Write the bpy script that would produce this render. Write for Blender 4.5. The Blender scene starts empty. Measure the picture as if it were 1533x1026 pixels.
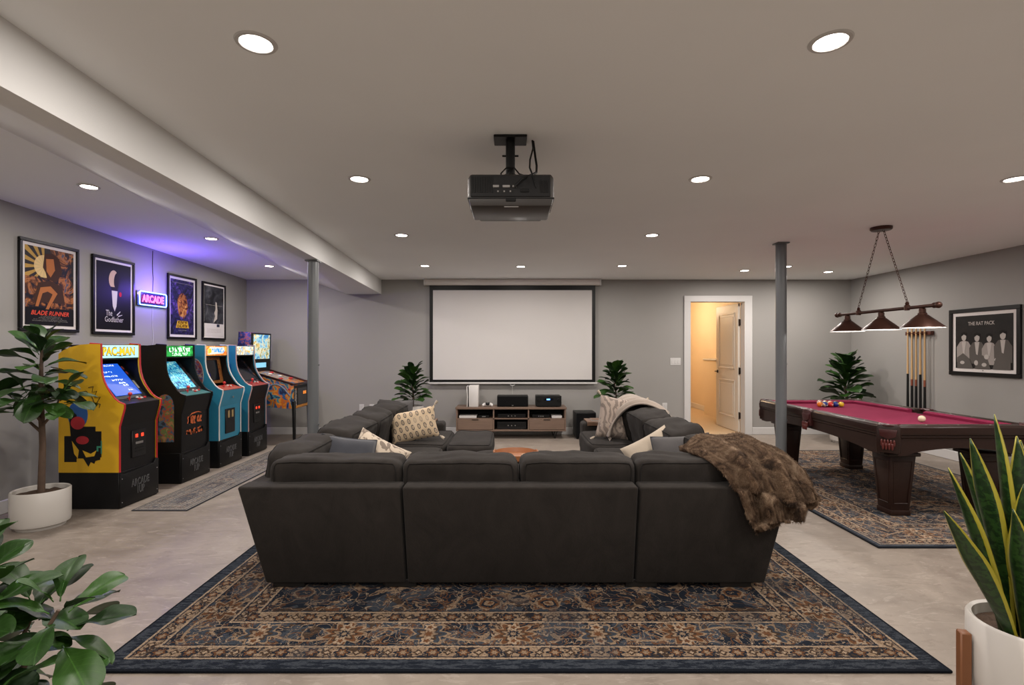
import bpy, bmesh, math, random
from mathutils import Vector, Matrix, noise as mnoise
PI = math.pi
scn = bpy.context.scene
col = scn.collection
CH = 1.36                       # camera height; x right, y into the room, z up
# ------------------------------------------------------------------ camera
cam_d = bpy.data.cameras.new('camera'); cam = bpy.data.objects.new('camera', cam_d); col.objects.link(cam)
cam.location = (0, 0, CH); cam.rotation_euler = (PI/2, 0, 0)
cam_d.sensor_width = 36; cam_d.lens = 18.01; cam_d.shift_x = .0016; cam_d.shift_y = .0059
cam_d.clip_start = .05
scn.camera = cam
# ------------------------------------------------------------------ world, exposure
w = bpy.data.worlds.new('world'); scn.world = w; w.use_nodes = True
w.node_tree.nodes['Background'].inputs[0].default_value = (.5, .5, .5, 1)
w.node_tree.nodes['Background'].inputs[1].default_value = .0
vs = scn.view_settings
vs.view_transform = 'Standard'; vs.look = 'None'; vs.exposure = 0.62; vs.gamma = 1; vs.use_curve_mapping = False
scn.cycles.use_denoising = True
scn.cycles.max_bounces = 12; scn.cycles.diffuse_bounces = 10
scn.cycles.sample_clamp_indirect = 4
DOWN_W = 12.2                   # watts of each recessed downlight
DOWN_C = (1.0, .925, .86)

# ------------------------------------------------------------------ colour + shader helpers
def L(v): v /= 255.0; return v/12.92 if v <= .04045 else ((v+.055)/1.055)**2.4
def C(r, g, b): return (L(r), L(g), L(b))
class E:
    def __init__(s, sh, k): s.sh, s.k = sh, k
    def __add__(a, b): return a.sh.m('ADD', a, b)
    __radd__ = __add__
    def __sub__(a, b): return a.sh.m('SUBTRACT', a, b)
    def __rsub__(a, b): return a.sh.m('SUBTRACT', b, a)
    def __mul__(a, b): return a.sh.m('MULTIPLY', a, b)
    __rmul__ = __mul__
    def __truediv__(a, b): return a.sh.m('DIVIDE', a, b)
    def lt(a, b): return a.sh.m('LESS_THAN', a, b)
    def gt(a, b): return a.sh.m('GREATER_THAN', a, b)
    def abs(a): return a.sh.m('ABSOLUTE', a)
    def sin(a): return a.sh.m('SINE', a)
    def cos(a): return a.sh.m('COSINE', a)
    def sqrt(a): return a.sh.m('SQRT', a)
    def mn(a, b): return a.sh.m('MINIMUM', a, b)
    def mx(a, b): return a.sh.m('MAXIMUM', a, b)
    def mod(a, p): return a.sh.m('FLOORED_MODULO', a, p)
    def atan2(a, b): return a.sh.m('ARCTAN2', a, b)
    def band(a, lo, hi): return a.gt(lo)*a.lt(hi)
class Sh:
    def __init__(s, name):
        s.mat = bpy.data.materials.new(name); s.mat.use_nodes = True
        s.nt = s.mat.node_tree; s.bs = s.nt.nodes['Principled BSDF']; s._tc = None
    def node(s, t): return s.nt.nodes.new(t)
    def put(s, inp, v):
        if isinstance(v, E): s.nt.links.new(v.k, inp)
        elif isinstance(v, bpy.types.NodeSocket): s.nt.links.new(v, inp)
        elif isinstance(v, tuple) and len(v) == 3 and inp.type == 'RGBA': inp.default_value = (*v, 1)
        else: inp.default_value = v
    def m(s, op, a, b=None, c=None):
        n = s.node('ShaderNodeMath'); n.operation = op
        for i, v in enumerate((a, b, c)):
            if v is not None: s.put(n.inputs[i], v)
        return E(s, n.outputs[0])
    def tc(s, kind='Object'):
        if not s._tc: s._tc = s.node('ShaderNodeTexCoord')
        v = s._tc.outputs[kind]
        n = s.node('ShaderNodeSeparateXYZ'); s.put(n.inputs[0], v)
        return v, E(s, n.outputs[0]), E(s, n.outputs[1]), E(s, n.outputs[2])
    def vec(s, x, y, z=0.0):
        n = s.node('ShaderNodeCombineXYZ')
        for i, v in enumerate((x, y, z)): s.put(n.inputs[i], v)
        return n.outputs[0]
    def noise(s, vec, scale, detail=3, rough=.5, dist=0.0):
        n = s.node('ShaderNodeTexNoise'); s.put(n.inputs['Vector'], vec)
        for k, v in (('Scale', scale), ('Detail', detail), ('Roughness', rough), ('Distortion', dist)): n.inputs[k].default_value = v
        return E(s, n.outputs[0])
    def vor(s, vec, scale, feature='F1', rnd=1.0):
        n = s.node('ShaderNodeTexVoronoi'); n.feature = feature; s.put(n.inputs['Vector'], vec)
        n.inputs['Scale'].default_value = scale; n.inputs['Randomness'].default_value = rnd
        return E(s, n.outputs['Distance']), n.outputs.get('Color')
    def ramp(s, f, stops, interp='LINEAR'):
        n = s.node('ShaderNodeValToRGB'); s.put(n.inputs[0], f); cr = n.color_ramp; cr.interpolation = interp
        while len(cr.elements) < len(stops): cr.elements.new(.5)
        for e, (p, c) in zip(cr.elements, stops): e.position = p; e.color = (*c, 1)
        return n.outputs[0]
    def mix(s, f, a, b, mode='MIX'):
        n = s.node('ShaderNodeMix'); n.data_type = 'RGBA'; n.blend_type = mode
        s.put(n.inputs[0], f); s.put(n.inputs[6], a); s.put(n.inputs[7], b)
        return n.outputs[2]
    def fin(s, color=None, rough=.5, metal=0.0, bump=None, bs=.2, bd=.01, emit=None, es=0.0, coat=0.0, sheen=0.0, trans=0.0, spec=None, alpha=None):
        i = s.bs.inputs
        if color is not None: s.put(i['Base Color'], color)
        s.put(i['Roughness'], rough); i['Metallic'].default_value = metal
        if bump is not None:
            n = s.node('ShaderNodeBump'); n.inputs['Strength'].default_value = bs; n.inputs['Distance'].default_value = bd
            s.put(n.inputs['Height'], bump); s.nt.links.new(n.outputs[0], i['Normal'])
        if emit is not None: s.put(i['Emission Color'], emit); i['Emission Strength'].default_value = es
        i['Coat Weight'].default_value = coat; i['Coat Roughness'].default_value = .15
        i['Sheen Weight'].default_value = sheen; i['Transmission Weight'].default_value = trans
        if spec is not None: i['Specular IOR Level'].default_value = spec
        return s.mat
MATS = {}
def M(name, rgb, rough=.5, metal=0.0, var=.12, vscale=8, bump=0.0, bscale=60, **k):
    """procedural material: colour with noise variation and a little relief"""
    if name in MATS: return MATS[name]
    s = Sh(name); v = s.tc()[0]
    c = s.mix(s.noise(v, vscale, 4), tuple(x*(1-var) for x in rgb), tuple(min(1, x*(1+var)) for x in rgb))
    MATS[name] = s.fin(c, rough, metal, bump=s.noise(v, bscale, 3) if bump else None, bs=bump, bd=.004, **k)
    return MATS[name]
def glow(name, rgb, strength, base=None):
    if name in MATS: return MATS[name]
    s = Sh(name); MATS[name] = s.fin(base or rgb, .4, emit=rgb, es=strength); return MATS[name]

# ------------------------------------------------------------------ mesh helpers
def wrinkle(q, seed, wr):
    o = Vector((seed*7.1, seed*3.3, 1))
    crease = 1-abs(mnoise.noise(Vector((q.x*5, q.y*9, q.z*9))+o*.7))*2
    return mnoise.noise(q*5+o)*wr*1.5+mnoise.noise(q*15+o)*wr*.55+max(0, crease-.55)*-wr*.9
class B:
    def __init__(s): s.v, s.f = [], []
    def add(s, vs, fs, mx=None):
        o = len(s.v)
        s.v += [tuple(mx @ Vector(p)) if mx else tuple(p) for p in vs]
        s.f += [tuple(i+o for i in f) for f in fs]
        return s
    def bm(s, bm, mx=None):
        bm.verts.index_update()
        s.add([v.co for v in bm.verts], [[v.index for v in f.verts] for f in bm.faces], mx); bm.free(); return s
    def box(s, x0, x1, y0, y1, z0, z1, bev=0.0, seg=2, mx=None):
        bm = bmesh.new()
        bmesh.ops.create_cube(bm, size=1, matrix=Matrix.Translation(((x0+x1)/2, (y0+y1)/2, (z0+z1)/2)) @ Matrix.Diagonal((abs(x1-x0), abs(y1-y0), abs(z1-z0), 1)))
        if bev: bmesh.ops.bevel(bm, geom=list(bm.edges), offset=bev, segments=seg, profile=.5, affect='EDGES')
        return s.bm(bm, mx)
    def hexa(s, p8, bev=0.0, seg=2, mx=None):
        """8 corners: bottom ring 4 then top ring 4"""
        bm = bmesh.new(); v = [bm.verts.new(p) for p in p8]
        for f in ((3, 2, 1, 0), (4, 5, 6, 7), (0, 1, 5, 4), (1, 2, 6, 5), (2, 3, 7, 6), (3, 0, 4, 7)): bm.faces.new([v[i] for i in f])
        bmesh.ops.recalc_face_normals(bm, faces=list(bm.faces))
        if bev: bmesh.ops.bevel(bm, geom=list(bm.edges), offset=bev, segments=seg, profile=.5, affect='EDGES')
        return s.bm(bm, mx)
    def prism(s, poly, a, b, axis='x', bev=0.0, mx=None):
        """polygon of (p, q) extruded a..b along an axis: x -> (y,z), y -> (x,z), z -> (x,y)"""
        mk = {'x': lambda t, p, q: (t, p, q), 'y': lambda t, p, q: (p, t, q), 'z': lambda t, p, q: (p, q, t)}[axis]
        bm = bmesh.new(); n = len(poly)
        v0 = [bm.verts.new(mk(a, p, q)) for p, q in poly]; v1 = [bm.verts.new(mk(b, p, q)) for p, q in poly]
        bm.faces.new(v0); bm.faces.new(v1[::-1])
        for i in range(n): bm.faces.new((v0[i], v1[i], v1[(i+1) % n], v0[(i+1) % n]))
        bmesh.ops.recalc_face_normals(bm, faces=list(bm.faces))
        if bev: bmesh.ops.bevel(bm, geom=list(bm.edges), offset=bev, segments=2, profile=.5, affect='EDGES')
        return s.bm(bm, mx)
    def tube(s, pts, r, n=8, cap=True, mx=None):
        P = [Vector(p) for p in pts]; rs = r if isinstance(r, (list, tuple)) else [r]*len(P)
        vs, fs = [], []; up = None
        for i, p in enumerate(P):
            t = (P[min(i+1, len(P)-1)]-P[max(i-1, 0)]).normalized()
            if up is None: up = Vector((0, 0, 1)) if abs(t.z) < .9 else Vector((1, 0, 0))
            a = t.cross(up).normalized(); b = a.cross(t).normalized(); up = b
            vs += [p+(a*math.cos(2*PI*k/n)+b*math.sin(2*PI*k/n))*rs[i] for k in range(n)]
        for i in range(len(P)-1):
            for k in range(n): fs.append((i*n+k, i*n+(k+1) % n, (i+1)*n+(k+1) % n, (i+1)*n+k))
        if cap: fs.append(tuple(range(n))[::-1]); fs.append(tuple(range((len(P)-1)*n, len(P)*n)))
        return s.add(vs, fs, mx)
    def lathe(s, prof, n=24, c=(0, 0, 0), mx=None, close=False):
        vs, fs = [], []
        for r, z in prof: vs += [(c[0]+r*math.cos(2*PI*k/n), c[1]+r*math.sin(2*PI*k/n), c[2]+z) for k in range(n)]
        m_ = len(prof)
        for i in range(m_-1):
            for k in range(n): fs.append((i*n+k, i*n+(k+1) % n, (i+1)*n+(k+1) % n, (i+1)*n+k))
        if prof[0][0] > 1e-4: fs.append(tuple(range(n))[::-1])
        if prof[-1][0] > 1e-4 and not close: fs.append(tuple(range((m_-1)*n, m_*n)))
        return s.add(vs, fs, mx)
    def grid(s, fn, nu, nv, mx=None):
        vs = [fn(i/nu, j/nv) for i in range(nu+1) for j in range(nv+1)]
        fs = [(i*(nv+1)+j, (i+1)*(nv+1)+j, (i+1)*(nv+1)+j+1, i*(nv+1)+j+1) for i in range(nu) for j in range(nv)]
        return s.add(vs, fs, mx)
    def ball(s, c, r, n=16, mx=None):
        k = n//2
        return s.lathe([(r*math.sin(PI*i/k), -r*math.cos(PI*i/k)) for i in range(k+1)], n, c, mx)
    def cushion(s, c, half, n=5.0, res=12, wr=.006, seed=0, mx=None, ny=None):
        bm = bmesh.new(); hx, hy, hz = half; lim = []
        bmesh.ops.create_grid(bm, x_segments=1, y_segments=1, size=1); bm.clear()
        key = {}
        def vert(p):
            k = tuple(round(q, 5) for q in p)
            if k not in key:
                x, y, z = p; d = (abs(x)**n+abs(y)**n+abs(z)**n)**(1/n)
                q = Vector((x/d*hx, y/d*hy, z/d*hz))
                w_ = wrinkle(q, seed, wr)
                q += Vector((x/d/hx, y/d/hy, z/d/hz)).normalized()*w_
                key[k] = bm.verts.new(q)
            return key[k]
        r_ = range(res)
        g = [math.sin((2*i/res-1)*PI/4)/math.sin(PI/4) for i in range(res+1)]
        for ax in range(3):
            for sg in (-1, 1):
                def P(i, j):
                    q = [0, 0, 0]; q[ax] = sg; q[(ax+1) % 3] = g[i]; q[(ax+2) % 3] = g[j]; return q
                for i in r_:
                    for j in r_:
                        f = [vert(P(i, j)), vert(P(i+1, j)), vert(P(i+1, j+1)), vert(P(i, j+1))]
                        bm.faces.new(f if sg > 0 else f[::-1])
        T = Matrix.Translation(c)
        return s.bm(bm, (mx or Matrix()) @ T)
def add(name, b, mat, parent=None, ang=38, loc=None, rot=None):
    me = bpy.data.meshes.new(name); me.from_pydata(b.v, [], b.f); me.update()
    for p in me.polygons: p.use_smooth = True
    me.set_sharp_from_angle(angle=math.radians(ang))
    me.materials.append(mat)
    o = bpy.data.objects.new(name, me); col.objects.link(o)
    if parent is not None: o.parent = parent
    if loc is not None: o.location = loc
    if rot is not None: o.rotation_euler = rot
    return o
def tag(o, label, cat, group=None):
    o['label'] = label; o['category'] = cat
    if group: o['group'] = group
    return o
def thing(name, label, cat, loc=(0, 0, 0), rz=0.0, group=None, rot=None):
    o = bpy.data.objects.new(name, None); col.objects.link(o); o.empty_display_size = .1
    o.location = loc; o.rotation_euler = rot or (0, 0, rz)
    return tag(o, label, cat, group)
def struct(name, b, mat, parent=None, ang=30):
    o = add(name, b, mat, parent, ang)
    if parent is None: o['kind'] = 'structure'
    return o
def copy_tree(o, parent=None):
    c = o.copy(); col.objects.link(c); c.parent = parent
    for ch in list(o.children): copy_tree(ch, c)
    return c
def text(name, body, mat, parent, w=None, h=None, loc=(0, 0, 0), ext=.0006, shear=0.0, outline=0.0, rot=None, bold=0.0):
    """lettering in the local x-z plane facing -y, fitted to a width and height, centred on loc"""
    cu = bpy.data.curves.new(name, 'FONT'); cu.body = body; cu.align_x = 'CENTER'; cu.shear = shear; cu.space_line = .8
    if outline: cu.fill_mode = 'NONE'; cu.bevel_depth = outline; cu.bevel_resolution = 0
    cu.resolution_u = 3; cu.offset = bold
    to = bpy.data.objects.new(name, cu); col.objects.link(to)
    dg = bpy.context.evaluated_depsgraph_get(); me = bpy.data.meshes.new_from_object(to.evaluated_get(dg))
    bpy.data.objects.remove(to); bpy.data.curves.remove(cu)
    xs = [v.co.x for v in me.vertices]; ys = [v.co.y for v in me.vertices]
    sx = w/(max(xs)-min(xs)) if w else 1; sy = h/(max(ys)-min(ys)) if h else sx
    cx, cy = (max(xs)+min(xs))/2, (max(ys)+min(ys))/2
    for v in me.vertices: v.co = Vector(((v.co.x-cx)*sx, -(v.co.z*min(sx, sy) if outline else 0), (v.co.y-cy)*sy))
    me.materials.clear(); me.materials.append(mat)
    o = bpy.data.objects.new(name, me); col.objects.link(o); o.parent = parent; o.location = loc
    if rot: o.rotation_euler = rot
    return o
def flat(name, polys, mat, parent, y=0.0):
    """flat printed shapes in the local x-z plane"""
    b = B()
    for i, p in enumerate(polys): b.add([(a, y-.00025*i, c) for a, c in p], [tuple(range(len(p)))])
    return add(name, b, mat, parent)
def ell(cx, cz, rx, rz, n=20, rot=0.0):
    c, s_ = math.cos(rot), math.sin(rot)
    return [(cx+rx*math.cos(2*PI*k/n)*c-rz*math.sin(2*PI*k/n)*s_, cz+rx*math.cos(2*PI*k/n)*s_+rz*math.sin(2*PI*k/n)*c) for k in range(n)]
def rect(x0, x1, z0, z1): return [(x0, z0), (x1, z0), (x1, z1), (x0, z1)]
def scribble(name, mat, parent, w, h, loc, n=7, seed=1, th=.12, y=0.0, rot=None):
    """a line of decorative letter-like strokes"""
    rn = random.Random(seed); b = B(); cw = w/n; t = h*th
    def stroke(p, q):
        d = (Vector(q)-Vector(p)).normalized(); nn = Vector((-d.y, d.x))*t
        b.add([(p[0]+nn.x, y, p[1]+nn.y), (p[0]-nn.x, y, p[1]-nn.y), (q[0]-nn.x, y, q[1]-nn.y), (q[0]+nn.x, y, q[1]+nn.y)], [(0, 1, 2, 3)])
    for i in range(n):
        x = -w/2+cw*(i+.5); hh = h/2*rn.uniform(.75, 1)
        a = [(x-cw*.32, -hh), (x-cw*.32, hh), (x+cw*.3, hh), (x+cw*.3, -hh), (x, 0)]
        for _ in range(3):
            p, q = rn.sample(a, 2); stroke(p, q)
    return add(name, b, mat, parent, loc=loc, rot=rot)

# ------------------------------------------------------------------ shared materials
def wall_mat(name, c, r=.62):
    s = Sh(name); v = s.tc()[0]
    k = s.mix(s.noise(v, 1.3, 3), tuple(x*.96 for x in c), tuple(x*1.04 for x in c))
    return s.fin(k, r, bump=s.noise(v, 180, 2), bs=.08, bd=.002)
m_wall = wall_mat('wall_paint_grey', (.282, .272, .258))
m_ceil = wall_mat('ceiling_paint', (.875, .895, .905), .85)
m_white = M('trim_white', (.54, .53, .52), .4, var=.03)
m_hall = wall_mat('hall_paint_cream', (.66, .54, .38))
def floor_mat():
    s = Sh('stained_concrete'); v, x, y, z = s.tc()
    a = s.noise(v, .9, 5, .6, .6); b_ = s.noise(v, 3.2, 6, .65, 1.2); c = s.noise(v, 40, 3)
    k = s.ramp(a*.6+b_*.4, [(.32, (.135, .108, .088)), (.47, (.235, .197, .165)), (.58, (.29, .245, .205)), (.70, (.37, .32, .275))])
    k = s.mix(s.noise(s.vec(x*.55, y*1.7, 0.0), 6, 6, .7, 2.5).gt(.58)*.32, k, (.42, .37, .32))
    k = s.mix(s.noise(s.vec(x*.5, y*1.6, 3.0), 5, 6, .7, 2.5).gt(.58)*.40, k, (.17, .135, .11)); k = s.mix(c*.22, k, (.17, .145, .12))
    return s.fin(k, b_*.3+.32, bump=b_, bs=.05, bd=.004, spec=.4)
m_floor = floor_mat()
m_black = M('black_satin', (.0055, .0055, .0055), .45, spec=.25)
m_blackp = M('black_plastic', (.009, .009, .0095), .42, bump=.1, bscale=200, spec=.3)
m_metal = M('brushed_metal', (.35, .34, .33), .35, 1.0)
m_soil = M('potting_bark', (.055, .03, .016), .9, var=.6, vscale=60, bump=.8, bscale=90)
m_pot = M('white_glazed_pot', (.50, .475, .44), .35, var=.03)
m_steel = M('painted_steel_grey', (.115, .122, .128), .38, var=.06)

# ------------------------------------------------------------------ room shell
XL, XR, YB, YF, ZC = -4.17, 5.39, 8.10, -2.6, 2.45
def bx(y): return -2.04+.37*(YB-y)/6.4              # right edge of the dropped beam
def zl(y): return ZC+.13*(YB-y)/3.9                 # the strip of ceiling left of the beam rises a little
struct('floor', B().box(XL-.2, XR+.2, YF-.2, 12.4, -.12, 0), m_floor)
struct('ceiling', B().add([(bx(y)-.2, y, z) for y in (YF-.2, YB+.1) for z in (ZC, ZC+.12)]+[(XR+.2, y, z) for y in (YF-.2, YB+.1) for z in (ZC, ZC+.12)],
       [(0, 2, 6, 4), (1, 5, 7, 3), (0, 1, 3, 2), (4, 6, 7, 5), (0, 4, 5, 1), (2, 3, 7, 6)]), m_ceil)
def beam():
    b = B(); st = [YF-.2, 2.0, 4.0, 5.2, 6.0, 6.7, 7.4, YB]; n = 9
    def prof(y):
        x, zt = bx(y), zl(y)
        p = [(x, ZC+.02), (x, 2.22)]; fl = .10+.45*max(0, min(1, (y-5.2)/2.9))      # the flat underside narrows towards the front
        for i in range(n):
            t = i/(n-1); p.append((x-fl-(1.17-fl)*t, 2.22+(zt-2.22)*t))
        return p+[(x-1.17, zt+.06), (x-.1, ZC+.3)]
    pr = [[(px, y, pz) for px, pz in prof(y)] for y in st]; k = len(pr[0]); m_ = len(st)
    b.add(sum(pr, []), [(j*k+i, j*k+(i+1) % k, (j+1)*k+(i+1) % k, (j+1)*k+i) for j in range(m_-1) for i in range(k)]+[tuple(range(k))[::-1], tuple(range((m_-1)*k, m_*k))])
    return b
struct('trim_1', beam(), wall_mat('ceiling_paint_dimmed', (.70, .70, .69), .85), ang=50)  # same paint as the ceiling, darkened to offset the close downlights
y0, y1 = YF-.2, YB+.1
struct('ceiling_left', B().add([(XL-.2, y0, zl(y0)), (bx(y0)-1.15, y0, zl(y0)), (bx(y1)-1.15, y1, zl(y1)), (XL-.2, y1, zl(y1)),
       (XL-.2, y0, zl(y0)+.12), (bx(y0)-1.15, y0, zl(y0)+.12), (bx(y1)-1.15, y1, zl(y1)+.12), (XL-.2, y1, zl(y1)+.12)],
       [(0, 3, 2, 1), (4, 5, 6, 7), (0, 1, 5, 4), (1, 2, 6, 5), (2, 3, 7, 6), (3, 0, 4, 7)]), m_ceil)
struct('wall_left', B().box(XL-.2, XL, YF-.2, YB+.2, 0, 2.95), m_wall)
struct('wall_right', B().box(XR, XR+.2, YF-.2, YB+.2, 0, 2.6), m_wall)
struct('wall_front', B().box(XL, XR, YF-.2, YF, 0, 2.95), m_wall)
DX0, DX1, DZ = 2.83, 3.71, 2.11
struct('wall_back', B().box(XL, DX0, YB, YB+.12, 0, 2.7).box(DX1, XR, YB, YB+.12, 0, 2.7).box(DX0, DX1, YB, YB+.12, DZ, 2.7), m_wall)
def base(name, x0, x1, y0, y1): struct(name, B().box(x0, x1, y0, y1, 0, .115, .006, 1), m_white)
base('baseboard_left', XL, XL+.015, YF, YB); base('baseboard_right', XR-.015, XR, YF, YB)
base('baseboard_back', XL, DX0-.088, YB-.015, YB); base('baseboard_back_right', DX1+.108, XR, YB-.015, YB)
# door with casing, the leaf folded back into the next room
dr = thing('door_1', 'open white two-panel door and casing in the back wall', 'door', (0, 0, 0)); dr['kind'] = 'structure'; del dr['category']
add('casing', B().box(DX0-.088, DX0+.015, YB-.025, YB+.13, 0, DZ+.0, .005, 1), m_white, dr)
add('casing', B().box(DX1-.015, DX1+.108, YB-.025, YB+.13, 0, DZ+.0, .005, 1), m_white, dr)
add('casing', B().box(DX0-.088, DX1+.108, YB-.026, YB+.13, DZ-.012, DZ+.085, .005, 1), m_white, dr)
m_door = M('door_paint', (.62, .57, .50), .4, var=.02)
lf = add('door_leaf', B().box(DX1-.045, DX1-.008, YB+.15, YB+1.02, .012, 2.09, .003, 1), m_door, dr)
for z0, z1 in ((.22, .84), (1.02, 1.95)):
    b = B(); x = DX1-.047
    for a, c, d, e in ((.27, .90, z0, z0+.022), (.27, .90, z1-.022, z1), (.27, .292, z0, z1), (.878, .90, z0, z1)): b.box(x-.006, x+.004, YB+a, YB+c, d, e, .003, 1)
    b.box(x-.003, x+.004, YB+.33, YB+.84, z0+.06, z1-.06, .006, 1)
    add('panel_moulding', b, m_door, lf)
m_bronze = M('dark_bronze', (.035, .022, .015), .4, .8)
b = B().lathe([(.0, 0), (.028, .002), (.028, .012), (.01, .016), (.01, .045)], 14, mx=Matrix.Translation((DX1-.045, YB+.95, .96)) @ Matrix.Rotation(-PI/2, 4, 'Y'))
b.tube([(DX1-.09, YB+.96, .96), (DX1-.093, YB+.86, .96)], .010, 8)
add('handle', b, m_bronze, lf)
for z in (.28, 1.0, 1.78): add('hinge', B().box(DX1-.03, DX1-.004, YB+.118, YB+.155, z-.05, z+.05, .003, 1).tube([(DX1-.03, YB+.142, z-.055), (DX1-.03, YB+.142, z+.055)], .009, 8), m_bronze, dr)
# the lit room behind the door
struct('wall_hall_right', B().box(4.22, 4.3, YB+.12, 12.2, 0, 2.6), m_hall)
struct('wall_hall_left', B().box(2.45, 2.55, YB+.12, 12.2, 0, 2.6), m_hall)
struct('wall_hall_back', B().box(2.45, 4.3, 12.0, 12.1, 0, 2.6), m_hall)
struct('wall_hall_ledge', B().box(4.02, 4.22, 10.0, 10.62, 0, 1.12), m_hall)
struct('trim_2', B().box(4.0, 4.22, 9.97, 10.65, 1.12, 1.15, .006, 1), m_white)
struct('ceiling_hall', B().box(2.45, 4.3, YB+.12, 12.2, 2.45, 2.55), m_ceil)
base('baseboard_hall', 4.205, 4.22, 10.62, 12.0)
struct('floor_hall', B().box(2.55, 4.22, YB+.0, 12.0, .0, .004), M('hall_tile_tan', (.50, .37, .23), .4))
hl = thing('ceiling_light', 'flush warm ceiling lamp inside the room behind the door', 'lamp', (3.2, 11.0, 2.45))
add('base', B().lathe([(.16, 0), (.16, -.03), (.14, -.04)], 24), m_bronze, hl)
add('shade', B().lathe([(.14, -.03), (.13, -.06), (.08, -.085), (0, -.095)], 24), glow('warm_lamp_glass', (1, .72, .42), 4), hl)
ld = bpy.data.lights.new('hall_light', 'POINT'); ld.energy = 30; ld.color = (1, .76, .50); ld.shadow_soft_size = .12
lo = bpy.data.objects.new('hall_light', ld); col.objects.link(lo); lo.parent = hl; lo.location = (0, 0, -.25)
vb = thing('vanity', 'white vanity cabinet just inside the lit doorway', 'cabinet', (2.88, 9.9, 0))
m_van = M('vanity_paint', (.62, .55, .45), .4)
add('body', B().box(-.3, .25, -.3, .45, .05, .82, .006, 1), m_van, vb)
d_ = add('door', B().box(-.22, .2, -.315, -.3, .12, .52, .005, 1), m_van, vb)
add('knob', B().ball((.14, -.33, .46), .014, 10), m_bronze, d_)
d_ = add('drawer', B().box(-.22, .2, -.315, -.3, .56, .76, .005, 1), m_van, vb)
add('knob', B().ball((0, -.33, .66), .014, 10), m_bronze, d_)
add('counter', B().box(-.31, .28, -.33, .46, .82, .86, .006, 1), m_white, vb)
sp = thing('soap_pump', 'small brown soap bottle on the vanity in the doorway', 'bottle', (3.02, 9.72, .862))
add('bottle', B().lathe([(.03, 0), (.032, .01), (.032, .09), (.012, .11), (.012, .12)], 16), M('amber_bottle', (.12, .05, .02), .2), sp)
add('pump', B().tube([(0, 0, .115), (0, 0, .16)], .006, 8).tube([(0, 0, .158), (.045, 0, .155)], .007, 8), m_blackp, sp)

# support columns
def column(label, x, y, top):
    c = thing('steel_column', label, 'column', (x, y, 0))
    add('post', B().tube([(0, 0, .012), (0, 0, top-.012)], .052, 24), m_steel, c)
    add('cap_plate', B().box(-.06, .06, -.06, .06, top-.014, top-.001, .002, 1), m_steel, c)
    add('base_plate', B().box(-.085, .085, -.085, .085, .0, .012, .002, 1), m_steel, c)
    for z in (.62, 1.2): add('bolt', B().tube([(.048, 0, z), (.062, 0, z)], .008, 6), m_steel, c)
column('round grey steel support column under the dropped beam beside the pinball machine', -1.925, 5.0, 2.22)
column('round grey steel support column standing beside the pool table', 2.79, 5.28, ZC)

# recessed downlights
m_lens = glow('downlight_lens', (1, .90, .80), 14)
def downlight(x, y, z, label, group):
    d = thing('recessed_light', label, 'light', (x, y, z), 0, group)
    add('trim_ring', B().lathe([(.052, -.002), (.056, -.006), (.068, -.005), (.072, 0)], 28), m_white, d)
    add('lens', B().lathe([(.053, -.001), (.05, -.0035), (.0, -.005)], 28), m_lens, d)
    la = bpy.data.lights.new('downlight', 'AREA'); la.shape = 'DISK'; la.size = .1; la.energy = DOWN_W; la.color = DOWN_C
    o = bpy.data.objects.new('downlight', la); col.objects.link(o); o.parent = d; o.location = (0, 0, -.012)
ADDED_FRONT = lambda k: 'unseen downlight added for extra light towards the front wall, ' + k  # label for unseen downlights added to lift the ceiling by bounce
for x, y, t in ((-.906, 1.825, 'row short of the projector, on the beam side'), (1.135, 1.817, 'row short of the projector, on the pool table side'),
             (-.97, 3.29, 'row just past the projector, next to the beam'), (1.22, 3.29, 'row just past the projector, on the pool table side'),
             (-1.045, 4.92, 'row midway to the screen, next to the beam'), (1.36, 4.92, 'row midway to the screen, on the pool table side'),
             (-1.125, 6.74, 'row by the screen, at its beam end'), (.14, 6.8, 'row by the screen, above its middle'), (1.47, 6.74, 'row by the screen, at its door end'),
             (.1, .1, 'n'), (-.9, .1, 'n'), (1.2, .1, 'n'), (.1, -1.6, ''), (-.9, -1.6, ''), (1.2, -1.6, '')):
    downlight(x, y, ZC, 'recessed downlight in the '+t if len(t) > 1 else ADDED_FRONT(('nearer' if t else 'farther')+' row, by the '+('projector' if x == .1 else 'beam side of the sofa' if x < 0 else 'pool side of the sofa')), 'downlights over the seating area')
for x, y, t in ((3.24, 3.29, 'round recessed downlight alone on the near side of the billiard lamp'), (3.27, 7.15, 'round recessed downlight by the back wall above the open door'),
             (3.67, 6.8, 'recessed downlight half hidden behind the steel column by the pool table'), (4.51, 7.27, 'round recessed downlight by the back corner above the broad fig'), (4.6, 3.2, 'unseen downlight added for extra light by the right wall, level with the near end of the pool table'), (4.6, 1.6, ADDED_FRONT('close to the right wall')), (3.3, 1.6, ADDED_FRONT('in line with the pool table, nearer to it')), (3.3, -.6, ADDED_FRONT('in line with the pool table, farther from it'))):  # right wall and front ones are unseen, added to brighten wall and ceiling
    downlight(x, y, ZC, t, 'downlights around the pool table')
for x, y, t in ((-3.2, 3.89, 'recessed downlight in the ceiling strip above the potted tree'), (-3.2, 5.48, 'recessed downlight lit violet by the neon sign'), (-3.29, 6.99, 'recessed downlight in the ceiling strip above the pinball machine'), (-3.1, 2.0, ADDED_FRONT('in line with the arcade cabinets, nearer to them')), (-3.1, .2, ADDED_FRONT('in line with the arcade cabinets, farther off'))):
    downlight(x, y, zl(y), t, 'downlights above the arcade cabinets')

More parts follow.
